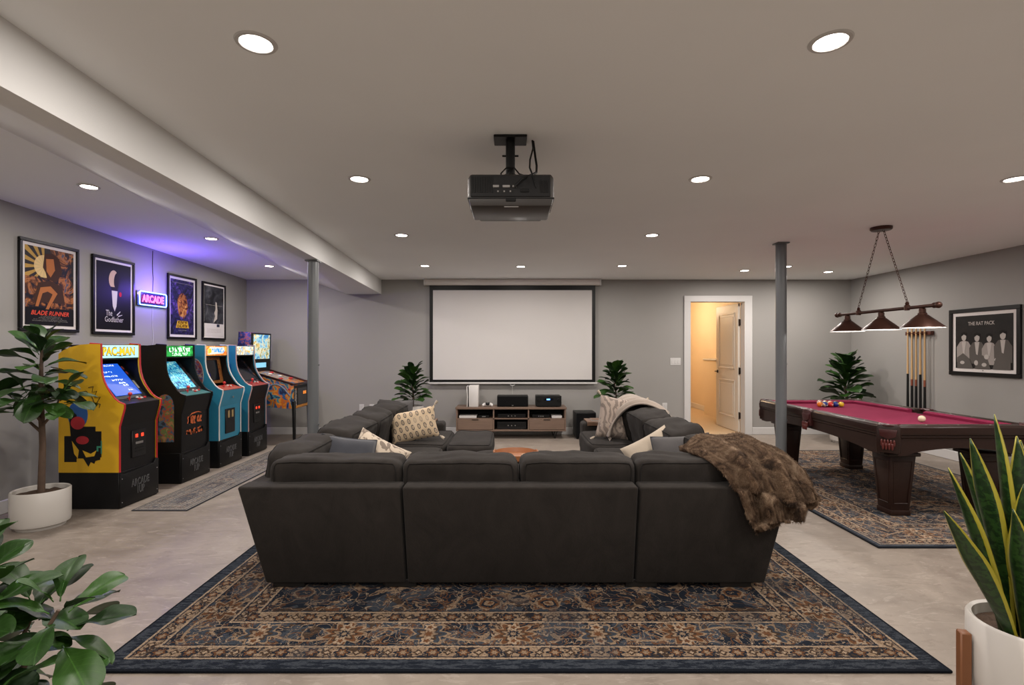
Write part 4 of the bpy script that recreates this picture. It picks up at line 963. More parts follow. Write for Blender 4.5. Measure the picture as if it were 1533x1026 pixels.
# 4 blue with black front
m_mq4 = m_art('marquee_pastel', [(0, (.35, .75, .8)), (.45, (.8, .8, .7)), (.54, (.75, .5, .1)), (.6, (.15, .4, .7)), (.66, (.8, .85, .8))], 12, .4)
c4, mq, bz, bh = cabinet('blue-sided arcade cabinet with a black front and pale lit marquee, beside the pinball machine', 6.70, .48, m_blu, M('trim_pinkish', (.42, .28, .27), .4), m_cabblk, m_mq4, M('screen_off', (.006, .005, .008), .15), m_art('bezel_night', [(0, (.008, .008, .012)), (.54, (.012, .03, .06)), (.6, (.22, .07, .015)), (.66, (.02, .02, .03))], 14), cp=M('deck_red', (.25, .03, .025), .4))

# ------------------------------------------------------------------ pinball machine
pb = thing('pinball_machine', 'pinball machine with comic artwork and tall lit backbox in the corner', 'pinball machine', (-3.03, 7.44, 0), PI/2)
W_ = .28
m_pside = m_art('pinball_side_art', [(0, (.01, .02, .08)), (.36, (.02, .10, .25)), (.45, (.50, .13, .02)), (.52, (.62, .24, .03)), (.57, (.05, .22, .28)), (.62, (.02, .03, .09))], 5, 0, 1.8)
bd = add('body', B().prism([(0, .51), (0, .845), (.62, 1.03), (.80, 1.03), (.80, .60), (.5, .55)], -W_, W_, 'x', .004), m_pside, pb)
for s_ in (-1, 1):
    add('side_rail', B().prism([(-.004, .845), (-.004, .872), (.62, 1.058), (.62, 1.03)], s_*W_-.014, s_*W_+.014, 'x', .003), M('rail_dark', (.05, .02, .02), .3, .5), pb)
    add('flipper_button', B().lathe([(.016, 0), (.014, .008), (0, .01)], 12, mx=Matrix.Translation((s_*W_, .06, .79)) @ Matrix.Rotation(s_*PI/2, 4, 'Y')), M('button_red', (.5, .03, .03), .3), pb)
    side_arc = add('side_arc', B().tube([(s_*(W_+.002), .05+.42*t, .60+.26*math.sin(PI*(.12+.78*t))) for t in [i/12 for i in range(13)]], .012, 6), M('art_arc_grey', (.13, .15, .19), .5), pb)
pf = add('playfield', B().prism([(.04, .848), (.04, .856), (.60, 1.026), (.60, 1.018)], -W_+.02, W_-.02, 'x'), m_art('playfield_art', [(0, (.55, .25, .05)), (.42, (.10, .22, .45)), (.5, (.5, .32, .12)), (.58, (.05, .06, .15)), (.64, (.6, .4, .25))], 8), pb)
for i, (x, y) in enumerate(((-.12, .25), (.05, .34), (.14, .22), (-.02, .45), (.13, .5))):
    add('bumper', B().lathe([(.03, 0), (.03, .012), (.022, .02), (0, .022)], 14, (x, y, .848+(y)*.30)), white_t if i % 2 else M('button_red', (.5, .03, .03), .3), pf)
add('lockbar', B().box(-W_-.01, W_+.01, -.012, .045, .846, .868, .006, 2), M('rail_dark', (.05, .02, .02), .3, .5), pb)
fr = add('front_panel', B().box(-W_+.004, W_-.004, -.006, .004, .515, .838, .003, 1), m_cabblk, pb)
cd = add('coin_door', B().box(-.16, .16, -.012, -.004, .56, .80, .006, 1), M('coin_door_grey', (.03, .03, .032), .4), pb)
for x in (.04, .10): add('coin_button', B().box(x-.018, x+.018, -.017, -.011, .70, .745, .002, 1), glow('coin_orange', (.85, .25, .03), .5), cd)
m_ft = m_art('front_art', [(0, (.02, .02, .03)), (.5, (.4, .38, .34)), (.56, (.02, .02, .03)), (.62, (.35, .12, .03))], 22)
for q in (rect(-.26, -.19, .55, .80), rect(.19, .26, .55, .80)): flat('front_trim_art', [q], m_ft, pb, -.0075)
flat('front_lower_art', [[(-.26, .52), (.26, .52), (.26, .58), (.15, .555), (-.2, .555)]], ink('orange_art', (.45, .20, .05)), pb, -.008)
add('plunger', B().lathe([(.006, 0), (.006, .05), (.014, .055), (.014, .07), (0, .072)], 12, mx=Matrix.Translation((.23, -.006, .75)) @ Matrix.Rotation(PI/2, 4, 'X')), m_port, pb)
for x in (-W_+.02, W_-.02):
    for y, zt in ((.0, .62), (.76, .66)):
        lg = add('leg', B().hexa([(x-.018, y-.02, .02), (x+.018, y-.02, .02), (x+.018, y+.012, .02), (x-.018, y+.012, .02), (x-.026, y-.014, zt), (x+.026, y-.014, zt), (x+.026, y+.026, zt), (x-.026, y+.026, zt)], .004, 1), m_black, pb)
        add('leveller', B().lathe([(.02, 0), (.02, .012), (.008, .02), (.008, .03)], 12, (x, y-.004, 0)), m_port, lg)
m_bside = m_art('backbox_side_art', [(0, (.01, .012, .05)), (.5, (.03, .04, .14)), (.57, (.25, .07, .05)), (.63, (.05, .06, .2))], 9)
bb = add('backbox', B().prism([(.60, 1.035), (.585, 1.585), (.76, 1.60), (.80, 1.035)], -.30, .30, 'x', .004), m_bside, pb)
add('backbox_face', B().prism([(.596, 1.04), (.581, 1.58), (.588, 1.58), (.602, 1.04)], -.292, .292, 'x'), m_cabblk, pb)
s = Sh('translite_art'); v, x, y, z = s.tc()
n1 = s.noise(v, 8, 4, .6, 1.4); vd, vc = s.vor(v, 13)
c_ = s.ramp(n1, [(0, (.05, .25, .55)), (.42, (.30, .62, .75)), (.5, (.75, .75, .55)), (.56, (.70, .42, .05)), (.60, (.10, .30, .18)), (.66, (.85, .85, .75))], 'CONSTANT'); c_ = s.mix(z.gt(1.48), c_, (.75, .45, .03))
s.fin(c_, .4, emit=c_, es=.32)
tl = add('translite', B().box(-.235, .235, -.004, .004, -.175, .175), s.mat, pb, loc=(0, .580, 1.385), rot=(-.027*-1, 0, 0))
add('score_display', B().box(-.15, .15, .588, .596, 1.085, 1.155), glow('score_blue', (.22, .55, .75), .5), pb)
add('speaker_ring', B().lathe([(.03, 0), (.03, .006), (.02, .008), (0, .004)], 16, mx=Matrix.Translation((.22, .595, 1.12)) @ Matrix.Rotation(PI/2, 4, 'X')), m_cabblk, pb)
add('speaker_ring', B().lathe([(.03, 0), (.03, .006), (.02, .008), (0, .004)], 16, mx=Matrix.Translation((-.22, .595, 1.12)) @ Matrix.Rotation(PI/2, 4, 'X')), m_cabblk, pb)

# ------------------------------------------------------------------ pool table
def m_mahog(name, c=(.017, .0072, .0052)):
    s = Sh(name); v, x, y, z = s.tc()
    g = s.noise(s.vec(x*9, y*1.2, z*9), 5, 5, .6, .5)
    return s.fin(s.mix(g, tuple(q*.55 for q in c), tuple(q*1.7 for q in c)), .36, bump=g, bs=.05, bd=.002, coat=.08, spec=.3)
m_mah = m_mahog('dark_mahogany'); m_felt = fabric('crimson_felt', (.200, .016, .052), sc=500, sheen=.0, var=.07); m_leather = M('oxblood_leather', (.045, .010, .010), .35, var=.3, vscale=40)
pt = thing('pool_table', 'dark mahogany pool table with crimson cloth on the faded rug', 'pool table', (3.5, 5.0, .0132))
HX, HY, ZT = .60, 1.05, .75
ch = .10                                            # chamfer of the corners
oct_ = [(-HX+ch, -HY), (HX-ch, -HY), (HX, -HY+ch), (HX, HY-ch), (HX-ch, HY), (-HX+ch, HY), (-HX, HY-ch), (-HX, -HY+ch)]
add('bed', B().box(-HX+.09, HX-.09, -HY+.09, HY-.09, .66, .712), m_felt, pt)
rw = .105
def rail(p0, p1, n):            # wood cap from p0 to p1 with the cloth cushion on its inner side n
    d = (Vector(p1)-Vector(p0)); ln = d.length; d = d/ln; ang = math.atan2(d.y, d.x)
    mx = Matrix.Translation((p0[0], p0[1], 0)) @ Matrix.Rotation(ang, 4, 'Z')
    r_ = add('rail', B().prism([(0, .675), (-.004, .69), (-.004, .735), (.012, .75), (rw-.008, .75), (rw, .745), (rw, .675)], 0, ln, 'x', .003, mx=mx), m_mah, pt)
    add('cloth_cushion', B().prism([(rw, .712), (rw, .747), (rw+.012, .748), (rw+.046, .735), (rw+.042, .712)], .03, ln-.03, 'x', mx=mx), m_felt, r_)
    for k in (.25, .5, .75): add('sight', B().lathe([(.006, .750), (.005, .7515), (0, .752)], 8, mx=mx @ Matrix.Translation((ln*k, rw*.5, 0))), m_pot, r_)
g = .065
rail((-HX+ch, -HY), (HX-ch, -HY), 0); rail((HX, -HY+ch), (HX, -g), 0); rail((HX, g), (HX, HY-ch), 0)
rail((HX-ch, HY), (-HX+ch, HY), 0); rail((-HX, HY-ch), (-HX, g), 0); rail((-HX, -g), (-HX, -HY+ch), 0)
# aprons with an arched lower edge
def apron(p0, p1, rise, zb=.515):
    d = (Vector(p1)-Vector(p0)); ln = d.length; ang = math.atan2(d.y, d.x)
    mx = Matrix.Translation((p0[0], p0[1], 0)) @ Matrix.Rotation(ang, 4, 'Z')
    n = 14; low = [(ln*.06+(ln*.88)*i/n, zb+rise*math.sin(PI*i/n)**.7) for i in range(n+1)]
    poly = [(0, .68), (0, zb)]+low+[(ln, zb), (ln, .68)]
    a_ = add('apron', B().prism(poly, .018, .055, 'y', mx=mx), m_mah, pt)
    add('moulding', B().prism([(.008, .655), (.02, .645), (.02, .672), (.008, .672)], .02, ln-.02, 'x', mx=mx), m_mah, a_)
apron(oct_[0], oct_[1], .06); apron(oct_[2], oct_[3], .055); apron(oct_[4], oct_[5], .06); apron(oct_[6], oct_[7], .055)
def fringe(mx, n=5, wd=.10):
    b = B(); rn = random.Random(3)
    for r_ in range(2):
        for i in range(n-r_):
            x = (i-(n-1-r_)/2)*wd/n; z = -.028*r_
            b.cushion((x, -.012-.004*r_, z-.024), (.0085, .007, .028), 2.2, 4, 0, mx=mx)
    return b
def pocket(x, y, ang, corner=True):
    mx = Matrix.Translation((x, y, 0)) @ Matrix.Rotation(ang, 4, 'Z')         # local -y points out of the table
    pk = add('pocket', B().prism([(-.074, .53), (.074, .53), (.078, .60), (.078, .738), (.06, .752), (-.06, .752), (-.078, .738), (-.078, .60)], -.004 if corner else -.008, .035, 'y', .005, mx=mx) if corner else
             B().prism([(-.066, .60), (.066, .60), (.066, .74), (.055, .752), (-.055, .752), (-.066, .74)], -.012, .03, 'y', .005, mx=mx), m_mah if corner else m_leather, pt)
    add('pocket_rim', B().tube([(.062*math.cos(a), .075+.062*math.sin(a)-.02, .748) for a in [PI+i*PI/10 for i in range(11)]], .011, 8, mx=mx), m_leather, pk)
    add('pocket_hole', B().lathe([(.05, .7135), (.0, .7130)], 18, mx=mx @ Matrix.Translation((0, .075, 0))), m_black, pk)
    add('shield', B().prism([(-.06, .715), (-.05, .66), (0, .64), (.05, .66), (.06, .715)], -.016 if corner else -.022, -.005, 'y', .003, mx=mx), m_leather, pk)
    add('leather_fringe', fringe(mx @ Matrix.Translation((0, -.004 if corner else -.012, .635))), M('fringe_leather', (.085, .016, .013), .28, var=.3, vscale=40), pk)
cx, cy = HX-ch/2, HY-ch/2
pocket(-cx, -cy, -PI/4); pocket(cx, -cy, PI/4); pocket(cx, cy, 3*PI/4); pocket(-cx, cy, -3*PI/4)
pocket(-HX, 0, -PI/2, False); pocket(HX, 0, PI/2, False)
def hexleg(x, y):
    lg = add('leg', B().hexa([(x-.075, y-.075, .04), (x+.075, y-.075, .04), (x+.075, y+.075, .04), (x-.075, y+.075, .04), (x-.105, y-.105, .49), (x+.105, y-.105, .49), (x+.105, y+.105, .49), (x-.105, y+.105, .49)], .006, 2), m_mah, pt)
    add('foot', B().box(x-.082, x+.082, y-.082, y+.082, 0, .045, .008, 2), m_mah, lg)
    add('capital', B().box(x-.128, x+.128, y-.128, y+.128, .485, .515, .008, 2), m_mah, lg)
    for sx, sy, rz in ((-1, 0, -PI/2), (0, -1, 0), (1, 0, PI/2), (0, 1, PI)):
        mx = Matrix.Translation((x, y, 0)) @ Matrix.Rotation(rz, 4, 'Z')
        b = B()
        for q in ((-.055, -.082, .10), (.055, -.082, .10)): b.tube([q, (q[0]*1.35, -.101, .44)], .004, 5, mx=mx)
        b.tube([(-.055, -.082, .10), (.055, -.082, .10)], .004, 5, mx=mx); b.tube([(-.074, -.101, .44), (.074, -.101, .44)], .004, 5, mx=mx)
        add('leg_panel', b, m_mah, lg)
for x in (-.36, .36):
    for y in (-.80, .80): hexleg(x, y)
# balls
BALLS = [('yellow', (.70, .45, .02)), ('blue', (.01, .03, .22)), ('red', (.50, .02, .015)), ('purple', (.09, .02, .16)), ('orange', (.65, .18, .01)), ('green', (.01, .14, .05)), ('maroon', (.18, .015, .02))]
ivory = (.62, .53, .38)
def ball_mat(name, c, stripe):
    s = Sh(name); v, x, y, z = s.tc()
    k = s.mix(z.abs().lt(.0145), ivory, c) if stripe else c
    k = s.mix(((x*x+z*z).sqrt().lt(.009))*y.lt(0), k, ivory)
    return s.fin(k, .12, coat=.4)
order = [(0, 1), (7, 0), (2, 0), (8, 0), (4, 0), (1, 1), (1, 0), (3, 0), (0, 0), (5, 1), (6, 0), (2, 1), (4, 1), (3, 1), (5, 0)]
order = [(4, 0), (1, 1), (2, 0), (1, 0), (0, 0), (3, 0), (99, 0), (4, 1), (5, 0), (6, 0), (0, 1), (2, 1), (5, 1), (3, 1), (6, 1)]
r_ = .0285; k = 0; TZ = .0132+.712
for row in range(5):
    for i in range(5-row):
        ci, st = order[k]; k += 1
        nm, c = BALLS[ci] if ci < 7 else ('black', (.006, .006, .007))
        o = add('pool_ball', B().ball((0, 0, 0), r_, 20), ball_mat('ball_%s_%s' % (nm, 'stripe' if st else 'solid'), c, st), None, 60,
                loc=(3.475+(i-(4-row)/2)*2*r_*1.01, 5.56+row*2*r_*.875, TZ+r_), rot=(.3*k, .5*k, .4*k))
        tag(o, '%s pool ball in the racked cluster on the crimson cloth' % (nm+' and white striped' if st else 'solid '+nm), 'ball', 'racked pool balls')
o = add('cue_ball', B().ball((0, 0, 0), .0285, 24), M('ball_ivory', ivory, .12, var=.02), None, 60, loc=(3.55, 4.42, TZ+.0285))
tag(o, 'single ivory cue ball alone on the crimson cloth', 'ball')

# ------------------------------------------------------------------ pool table lamp
m_rust = M('oiled_bronze', (.060, .024, .016), .38, .6, var=.25, vscale=20)
lp = thing('billiard_lamp', 'bronze three-shade billiard lamp hung on chains over the pool table', 'lamp', (3.33, 4.60, 0))
add('ceiling_canopy', B().lathe([(.085, 2.449), (.085, 2.43), (.075, 2.42), (0, 2.415)], 28), m_rust, lp)
BZ = 1.700
add('bar', B().tube([(0, -.60, BZ), (0, .60, BZ)], .014, 12), m_rust, lp)
for s_ in (-1, 1): add('finial', B().ball((0, s_*.615, BZ), .026, 14).lathe([(.022, -.012), (.022, .012)], 14, mx=Matrix.Translation((0, s_*.585, BZ)) @ Matrix.Rotation(PI/2, 4, 'X')), m_rust, lp)
def link(b, c, d, flip):
    d = Vector(d).normalized(); a = d.cross(Vector((1, 0, 0))).normalized(); e = d.cross(a)
    u = a if flip else e
    b.tube([Vector(c)+d*(.020*math.cos(t))+u*(.0085*math.sin(t)) for t in [2*PI*i/10 for i in range(11)]], .0022, 5)
for s_ in (-1, 1):
    p0, p1 = Vector((0, s_*.03, 2.415)), Vector((0, s_*.30, BZ+.055)); n = int((p1-p0).length/.031); b = B()
    for i in range(n+1): link(b, p0.lerp(p1, i/n), p1-p0, i % 2)
    add('chain', b, m_rust, lp)
    add('chain_collar', B().lathe([(.02, BZ-.02), (.022, BZ+.02), (.012, BZ+.03), (.016, BZ+.04), (.006, BZ+.055)], 14, (0, s_*.30, 0)), m_rust, lp)
m_sin = M('shade_white_enamel', (.75, .74, .72), .4, var=.02); m_bulb = glow('bulb_glass', (1, .93, .84), 6)
for y in (-.46, 0, .46):
    sd = add('shade', B().lathe([(.014, BZ-.01), (.024, BZ-.02), (.024, BZ-.05), (.032, BZ-.055), (.032, BZ-.065), (.04, BZ-.07), (.148, BZ-.165), (.150, BZ-.170)], 32, (0, y, 0), close=True), m_rust, lp)
    sd.data.polygons[0].use_smooth = True
    add('shade_lining', B().lathe([(0, BZ-.072), (.038, BZ-.074), (.147, BZ-.1685), (.1495, BZ-.172)], 32, (0, y, 0), close=True), m_sin, sd)
    add('bulb', B().lathe([(0, BZ-.145), (.02, BZ-.14), (.03, BZ-.12), (.02, BZ-.095), (.013, BZ-.08)], 16, (0, y, 0)), m_bulb, sd)
    ld = bpy.data.lights.new('billiard_bulb', 'POINT'); ld.energy = 2.0; ld.color = (1, .95, .9); ld.shadow_soft_size = .01
    lo = bpy.data.objects.new('billiard_bulb', ld); col.objects.link(lo); lo.parent = lp; lo.location = (0, y, BZ-.160)

# ------------------------------------------------------------------ cue rack on the right wall
rk = thing('cue_rack', 'small dark red wooden cue rack on the right wall behind the pool table', 'rack', (XR, 6.72, 0), -PI/2)
m_rack = m_mahog('rack_mahogany', (.075, .022, .014))
add('top_bar', B().box(-.21, .21, -.05, -.004, 1.535, 1.585, .006, 2), m_rack, rk)
add('base_bar', B().box(-.21, .21, -.085, -.004, .46, .50, .006, 2), m_rack, rk)
for i in range(5): add('clip', B().tube([(-.14+i*.07, -.05, 1.56), (-.155+i*.07, -.065, 1.56), (-.153+i*.07, -.085, 1.56)], .005, 6).tube([(-.14+i*.07, -.05, 1.56), (-.125+i*.07, -.065, 1.56), (-.127+i*.07, -.085, 1.56)], .005, 6), m_rack, rk)
m_maple = M('maple_shaft', (.56, .36, .17), .3, var=.08)
for i in range(5):
    short = i in (1, 2, 4)
    cu = thing('pool_cue', 'pool cue with %s black butt, %s from the room corner in the wall rack' % ('short' if short else 'long', ('first', 'second', 'third', 'fourth', 'fifth')[i]), 'cue', (XR-.068, 6.72+(.14-i*.07), .503), 0, 'cues in the wall rack')
    zb = .37 if short else .52
    add('shaft', B().tube([(0, 0, zb), (0, 0, 1.13)], [.0125, .0085], 12), m_maple, cu)
    add('butt', B().tube([(0, 0, 0.006), (0, 0, zb)], [.0155, .0128], 12), m_black, cu)
    if short: add('wrap', B().tube([(0, 0, zb-.005), (0, 0, zb+.08)], [.0132, .0128], 12), M('butt_sleeve', (.22, .06, .03), .3), cu)
    add('ferrule', B().tube([(0, 0, 1.13), (0, 0, 1.15)], .0085, 12), m_pot, cu)
    add('bumper', B().tube([(0, 0, 0), (0, 0, .008)], .011, 10), m_blackp, cu)
# ------------------------------------------------------------------ plants
def m_leaf(name, c0, c1):
    s = Sh(name); v, x, y, z = s.tc('UV')
    vo = s.tc('Object')[0]
    rib = (y-.5).abs().lt(.018)
    vein = ((((y-.5).abs()*-5.0+x*9).mod(1.0))-.5).abs().lt(.05)
    c = s.mix(s.noise(vo, 14, 3), c0, c1); c = s.mix(rib*.35+vein*.15, c, tuple(min(1, q*2.2) for q in c1))
    return s.fin(c, .42, bump=vein*1.0+rib*2.0, bs=.35, bd=.004, spec=.35)
m_lf = [m_leaf('fig_leaf_green', (.0085, .029, .0045), (.021, .060, .009)), m_leaf('fig_leaf_deep', (.0045, .015, .0035), (.010, .031, .006)), m_leaf('fig_leaf_fresh', (.015, .048, .006), (.028, .078, .010))]
m_bark = M('fig_bark', (.085, .052, .034), .8, var=.4, vscale=30, bump=.6, bscale=70); m_stem = M('leaf_stem', (.10, .10, .03), .6)
def leaf_mesh(seed, mat, prof='fig'):
    rn = random.Random(seed); nu, nv = 20, 8
    droop = rn.uniform(.12, .45); fold_ = rn.uniform(.10, .30); wav = rn.uniform(.015, .04); ph = rn.uniform(0, 6)
    me = bpy.data.meshes.new('leaf'); vs, fs, uv = [], [], []
    for i in range(nu+1):
        t = math.sin(i/nu*PI/2)**1.15
        hw = max(.004, .36*(t**.62)*math.sqrt(max(0, 1-t**5))*(1-.22*math.sin(PI*min(1, t*1.9))*(t < .53)))
        for j in range(nv+1):
            q = 2*j/nv-1
            z = -droop*t*t+fold_*abs(q)*hw*1.4-.10*abs(q)**2*hw+wav*math.sin(t*9+ph+q*2)*abs(q)
            vs.append((.08+t*.92, q*hw, z+.06*t)); uv.append((t, j/nv))
    for i in range(nu):
        for j in range(nv): fs.append((i*(nv+1)+j, (i+1)*(nv+1)+j, (i+1)*(nv+1)+j+1, i*(nv+1)+j+1))
    b = B(); b.v, b.f = list(vs), list(fs); n0 = len(fs)
    b.tube([(0, 0, -.01), (.09, 0, .0), (.35, 0, -droop*.06+.012)], [.014, .012, .006], 5)
    me.from_pydata(b.v, [], b.f); me.update()
    ul = me.uv_layers.new(name='UVMap'); uv += [(.5, .5)]*(len(b.v)-len(vs))
    for lp_ in me.loops: ul.data[lp_.index].uv = uv[lp_.vertex_index]
    for p in me.polygons: p.use_smooth = True
    me.materials.append(mat)
    return me
LEAVES = [leaf_mesh(i, m_lf[(0, 1, 0, 2, 1, 0, 2)[i]]) for i in range(7)]
def put_leaf(parent, p, az, el, size, roll, me, name='leaf', lim=None):
    o = bpy.data.objects.new(name, me); col.objects.link(o); o.parent = parent
    R = Matrix.Rotation(az, 4, 'Z') @ Matrix.Rotation(-el, 4, 'Y') @ Matrix.Rotation(roll, 4, 'X')
    o.matrix_local = Matrix.Translation(p) @ R @ Matrix.Scale(size, 4)
    return o
def pot_round(p, r, h, mat=m_pot, foot=True, soil=True):
    add('pot', B().lathe([(0, .0), (r*.82, .0), (r*.84, .018), (r*.97, .03), (r, .05), (r, h-.008), (r-.006, h), (r-.016, h-.006), (r-.018, h-.04), (0, h-.05)], 40), mat, p)
    b = B(); rn = random.Random(8)
    def fn(u, v):
        rr_ = (r-.02)*u; a = 2*PI*v; q = Vector((rr_*math.cos(a), rr_*math.sin(a), 0))
        return (q.x, q.y, h-.035+.012*mnoise.noise(q*40)+.012*(1-u))
    add('soil', b.grid(fn, 8, 28), m_soil, p)
def fig(label, loc, pot_r, pot_h, trunk_h, z0, z1, n, size, spread, seed, az0=0.0, branches=(), lim=None, trunk_r=.02, e0=-.15, name='fiddle_leaf_fig'):
    rn = random.Random(seed); p = thing(name, label, 'plant', loc)
    pot_round(p, pot_r, pot_h)
    sw = [Vector((.0, 0, pot_h-.05)), Vector((.012, .0, pot_h+(trunk_h-pot_h)*.3)), Vector((-.012, .01, pot_h+(trunk_h-pot_h)*.65)), Vector((.006, 0, trunk_h))]
    add('trunk', B().tube(sw, [trunk_r*1.15, trunk_r, trunk_r*.85, trunk_r*.35], 10), m_bark, p)
    k = 0
    def whorl(base, zlo, zhi, n, size, el0, el1, a0):
        nonlocal k
        for i in range(n):
            t = i/max(1, n-1); q = Vector((base.x, base.y, zlo+(zhi-zlo)*t))
            az = a0+i*2.399963; el = el0+(el1-el0)*t**1.6+rn.uniform(-.15, .15)
            sz = size*rn.uniform(.8, 1.12)*(1-.28*t)
            off = Vector((math.cos(az), math.sin(az), 0))*(.012+spread*(1-t)*.25)
            if lim:            # leaves bend up where a wall or cabinet is in the way
                for ax, sg, d_ in lim:
                    reach = (q+off)[ax]*sg+(math.cos, math.sin)[ax](az)*sg*math.cos(el)*sz
                    if reach > d_:
                        cosv = max(.05, (d_-(q+off)[ax]*sg)/max(1e-3, (math.cos, math.sin)[ax](az)*sg*sz)); el = max(el, math.acos(min(1, cosv)))
            put_leaf(p, q+off, az, el, sz, rn.uniform(-.45, .45), LEAVES[(i*3+seed+(2 if t > .75 else 0)) % 7])
            k += 1
    whorl(Vector((0, 0, 0)), z0, z1, n, size, e0, 1.2, az0)
    for (bz, az, ln, rise, m_, sz) in branches:
        s0 = Vector((0, 0, bz)); e = s0+Vector((math.cos(az)*ln, math.sin(az)*ln, rise))
        mid = s0.lerp(e, .5)+Vector((math.cos(az)*ln*.12, math.sin(az)*ln*.12, -.02))
        add('branch', B().tube([s0, mid, e], [trunk_r*.55, trunk_r*.42, trunk_r*.25], 8), m_bark, p)
        whorl(Vector((e.x, e.y, 0)), e.z-rise*.35, e.z+.03, m_, sz, -.05, .9, az-1.0)
    return p
fig('tall potted fig tree with a bare trunk beside the yellow arcade cabinet', (-3.60, 3.93, 0), .18, .285, 1.40, .98, 1.42, 30, .28, .10, 3, .4,
    ((.72, 3.0, .20, .22, 12, .28), (.76, .0, .15, .24, 12, .27), (.80, -1.4, .12, .2, 9, .26)), ((1, 1, .36), (0, -1, .50)), .021)
fig('bushy fiddle-leaf fig on the bare floor, its leaves reaching over the big rug corner', (-1.43, 1.34, 0), .16, .24, .80, .38, .78, 40, .205, .10, 6, 1.0,
    ((.40, .35, .20, .24, 11, .20), (.40, 2.4, .13, .26, 9, .19), (.34, -.6, .15, .16, 10, .19), (.38, 1.2, .15, .22, 10, .19), (.30, .1, .18, .10, 9, .19)), None, .018)
fig('fiddle-leaf fig in a tall white pot on the beam side of the projection screen', (-1.42, 7.45, 0), .155, .53, 1.00, .58, 1.00, 58, .27, .10, 9, 2.0, (), None, .012, .25)
fig('fiddle-leaf fig on the door side of the projection screen, behind the taupe pillow', (1.53, 7.45, 0), .155, .50, 1.03, .60, 1.03, 58, .27, .10, 14, .6, (), None, .012, .25)
fig('broad fiddle-leaf fig in the corner behind the pool table', (4.86, 7.42, 0), .2, .42, 1.14, .60, 1.12, 58, .36, .08, 21, 1.3, (), ((0, 1, .46), (1, 1, .6)), .018, .3)

# snake plant in a white pot on a wooden stand
sn = thing('snake_plant', 'tall yellow-edged snake plant in a white pot on a wooden stand', 'plant', (1.785, 1.76, 0))
R0, HZ0, HZ1 = .168, .14, .42
add('pot', B().lathe([(0, HZ0), (R0*.90, HZ0), (R0*.97, HZ0+.03), (R0, HZ0+.08), (R0, HZ1-.01), (R0-.007, HZ1), (R0-.018, HZ1-.006), (R0-.02, HZ1-.05), (0, HZ1-.06)], 48), m_pot, sn)
add('soil', B().grid(lambda u, v: ((R0-.022)*u*math.cos(2*PI*v), (R0-.022)*u*math.sin(2*PI*v), HZ1-.04+.014*mnoise.noise(Vector((u*9*math.cos(2*PI*v), u*9*math.sin(2*PI*v), 0)))), 10, 36), m_soil, sn)
m_stand = M('acacia_stand', (.16, .06, .022), .45, var=.3, vscale=6)
for i in range(4):
    a = math.radians(165+90*i); x, y = (R0+.022)*math.cos(a), (R0+.022)*math.sin(a)
    add('stand_leg', B().box(-.017, .017, -.017, .017, 0, .362, .004, 1, mx=Matrix.Translation((x, y, 0)) @ Matrix.Rotation(a, 4, 'Z')), m_stand, sn)
for a in (math.radians(165), math.radians(255)):
    c, s_ = math.cos(a), math.sin(a)
    add('stand_cross_bar', B().box(-R0-.02, R0+.02, -.014, .014, .115, .148, .003, 1, mx=Matrix.Rotation(a, 4, 'Z')), m_stand, sn)
def m_snake():
    s = Sh('snake_leaf'); v, x, y, z = s.tc('UV')
    vo = s.tc('Object')[0]
    e = (y-.5).abs()+(s.noise(vo, 30, 2)-.5)*.03
    bandn = s.noise(s.vec(x*26, y*2.5, s.tc('Object')[3]*3), 1.2, 4, .7, .8)
    g_ = s.mix(bandn.gt(.5), (.0065, .022, .005), (.017, .050, .009))
    c = s.mix(e.gt(.395), g_, (.30, .26, .022))
    return s.fin(c, .38, bump=bandn, bs=.08, bd=.003)
m_sn = m_snake()
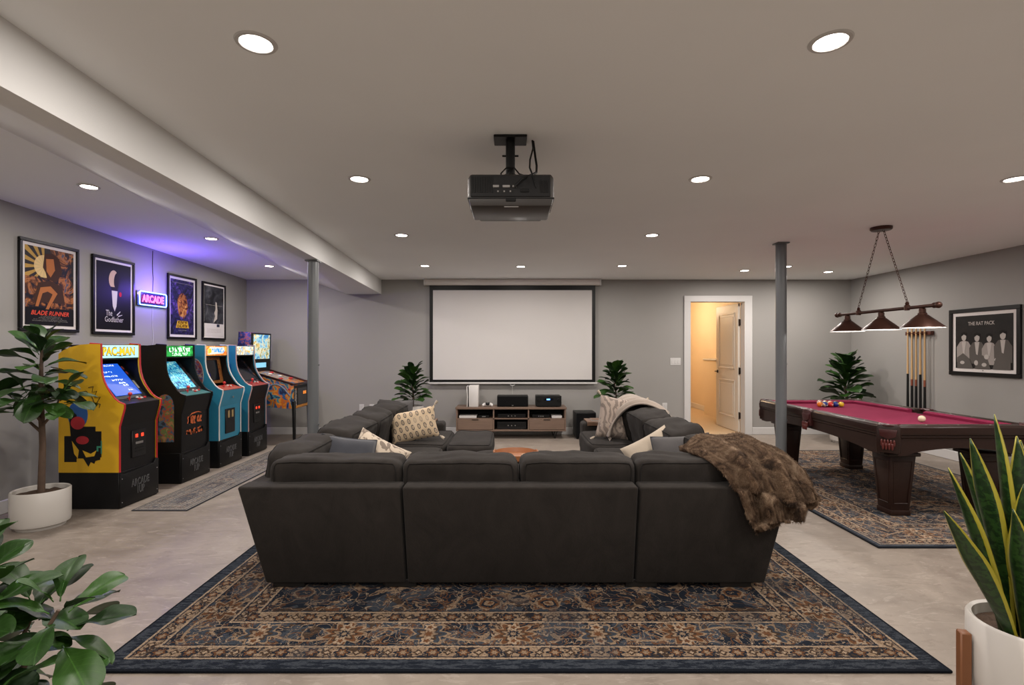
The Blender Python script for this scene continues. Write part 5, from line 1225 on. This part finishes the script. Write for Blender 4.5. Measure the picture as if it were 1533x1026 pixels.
def blade(px, py, az, lean, ln, wd, twist, seed):
    rn = random.Random(seed); nu, nv = 22, 6; vs, fs, uv = [], [], []
    d = Vector((math.cos(az), math.sin(az), 0)); p = Vector((px, py, HZ1-.05)); bend = rn.uniform(.1, .5)
    for i in range(nu+1):
        t = i/nu; w_ = wd*(.55+.45*min(1, t*2.6))*(1-max(0, (t-.45)/.55)**1.9)
        le = lean*(1+bend*t); up = Vector((d.x*math.sin(le), d.y*math.sin(le), math.cos(le)))
        if i: p = p+up*(ln/nu)
        a = az+PI/2+twist*t+.12*math.sin(t*6+seed); s_ = Vector((math.cos(a), math.sin(a), 0)); s_ = (s_-up*s_.dot(up)).normalized(); nrm = up.cross(s_)
        for j in range(nv+1):
            q = 2*j/nv-1
            vs.append(p+s_*(q*w_/2*(1+.04*math.sin(t*17+seed)))+nrm*(.22*w_*q*q)); uv.append((t, j/nv))
    for i in range(nu):
        for j in range(nv): fs.append((i*(nv+1)+j, (i+1)*(nv+1)+j, (i+1)*(nv+1)+j+1, i*(nv+1)+j+1))
    me = bpy.data.meshes.new('leaf'); me.from_pydata(vs, [], fs); me.update()
    ul = me.uv_layers.new(name='UVMap')
    for l_ in me.loops: ul.data[l_.index].uv = uv[l_.vertex_index]
    for q in me.polygons: q.use_smooth = True
    me.materials.append(m_sn)
    o = bpy.data.objects.new('leaf', me); col.objects.link(o); o.parent = sn
    md = o.modifiers.new('thickness', 'SOLIDIFY'); md.thickness = .004
for i, a in enumerate(((-.035, .02, 2.6, .06, .76, .095, .2), (-.03, .05, 2.5, .16, .62, .085, .4), (-.09, .0, 3.0, .26, .60, .085, -.3), (-.10, -.04, 3.25, .46, .52, .065, .3),
                       (-.04, -.05, 3.6, .10, .55, .085, .5), (.0, -.08, 4.4, .10, .44, .075, .4), (.04, -.03, 5.6, .08, .58, .085, -.4), (.08, -.02, .1, .22, .62, .08, .3), (.05, .06, .9, .18, .66, .085, .2),
                       (.02, -.10, 4.9, .20, .34, .06, -.3), (-.06, -.09, 4.0, .22, .30, .05, .5), (.10, -.06, 5.8, .30, .46, .07, .2), (.01, .02, 1.5, .05, .68, .09, -.2), (.06, -.10, 5.2, .14, .48, .075, .3), (-.055, .03, 2.9, .12, .68, .09, .3), (-.07, -.07, 3.5, .17, .48, .08, -.4), (-.02, -.07, 4.2, .04, .40, .07, .6))):
    blade(*a[:5], a[5]*1.22, a[6], i+1)
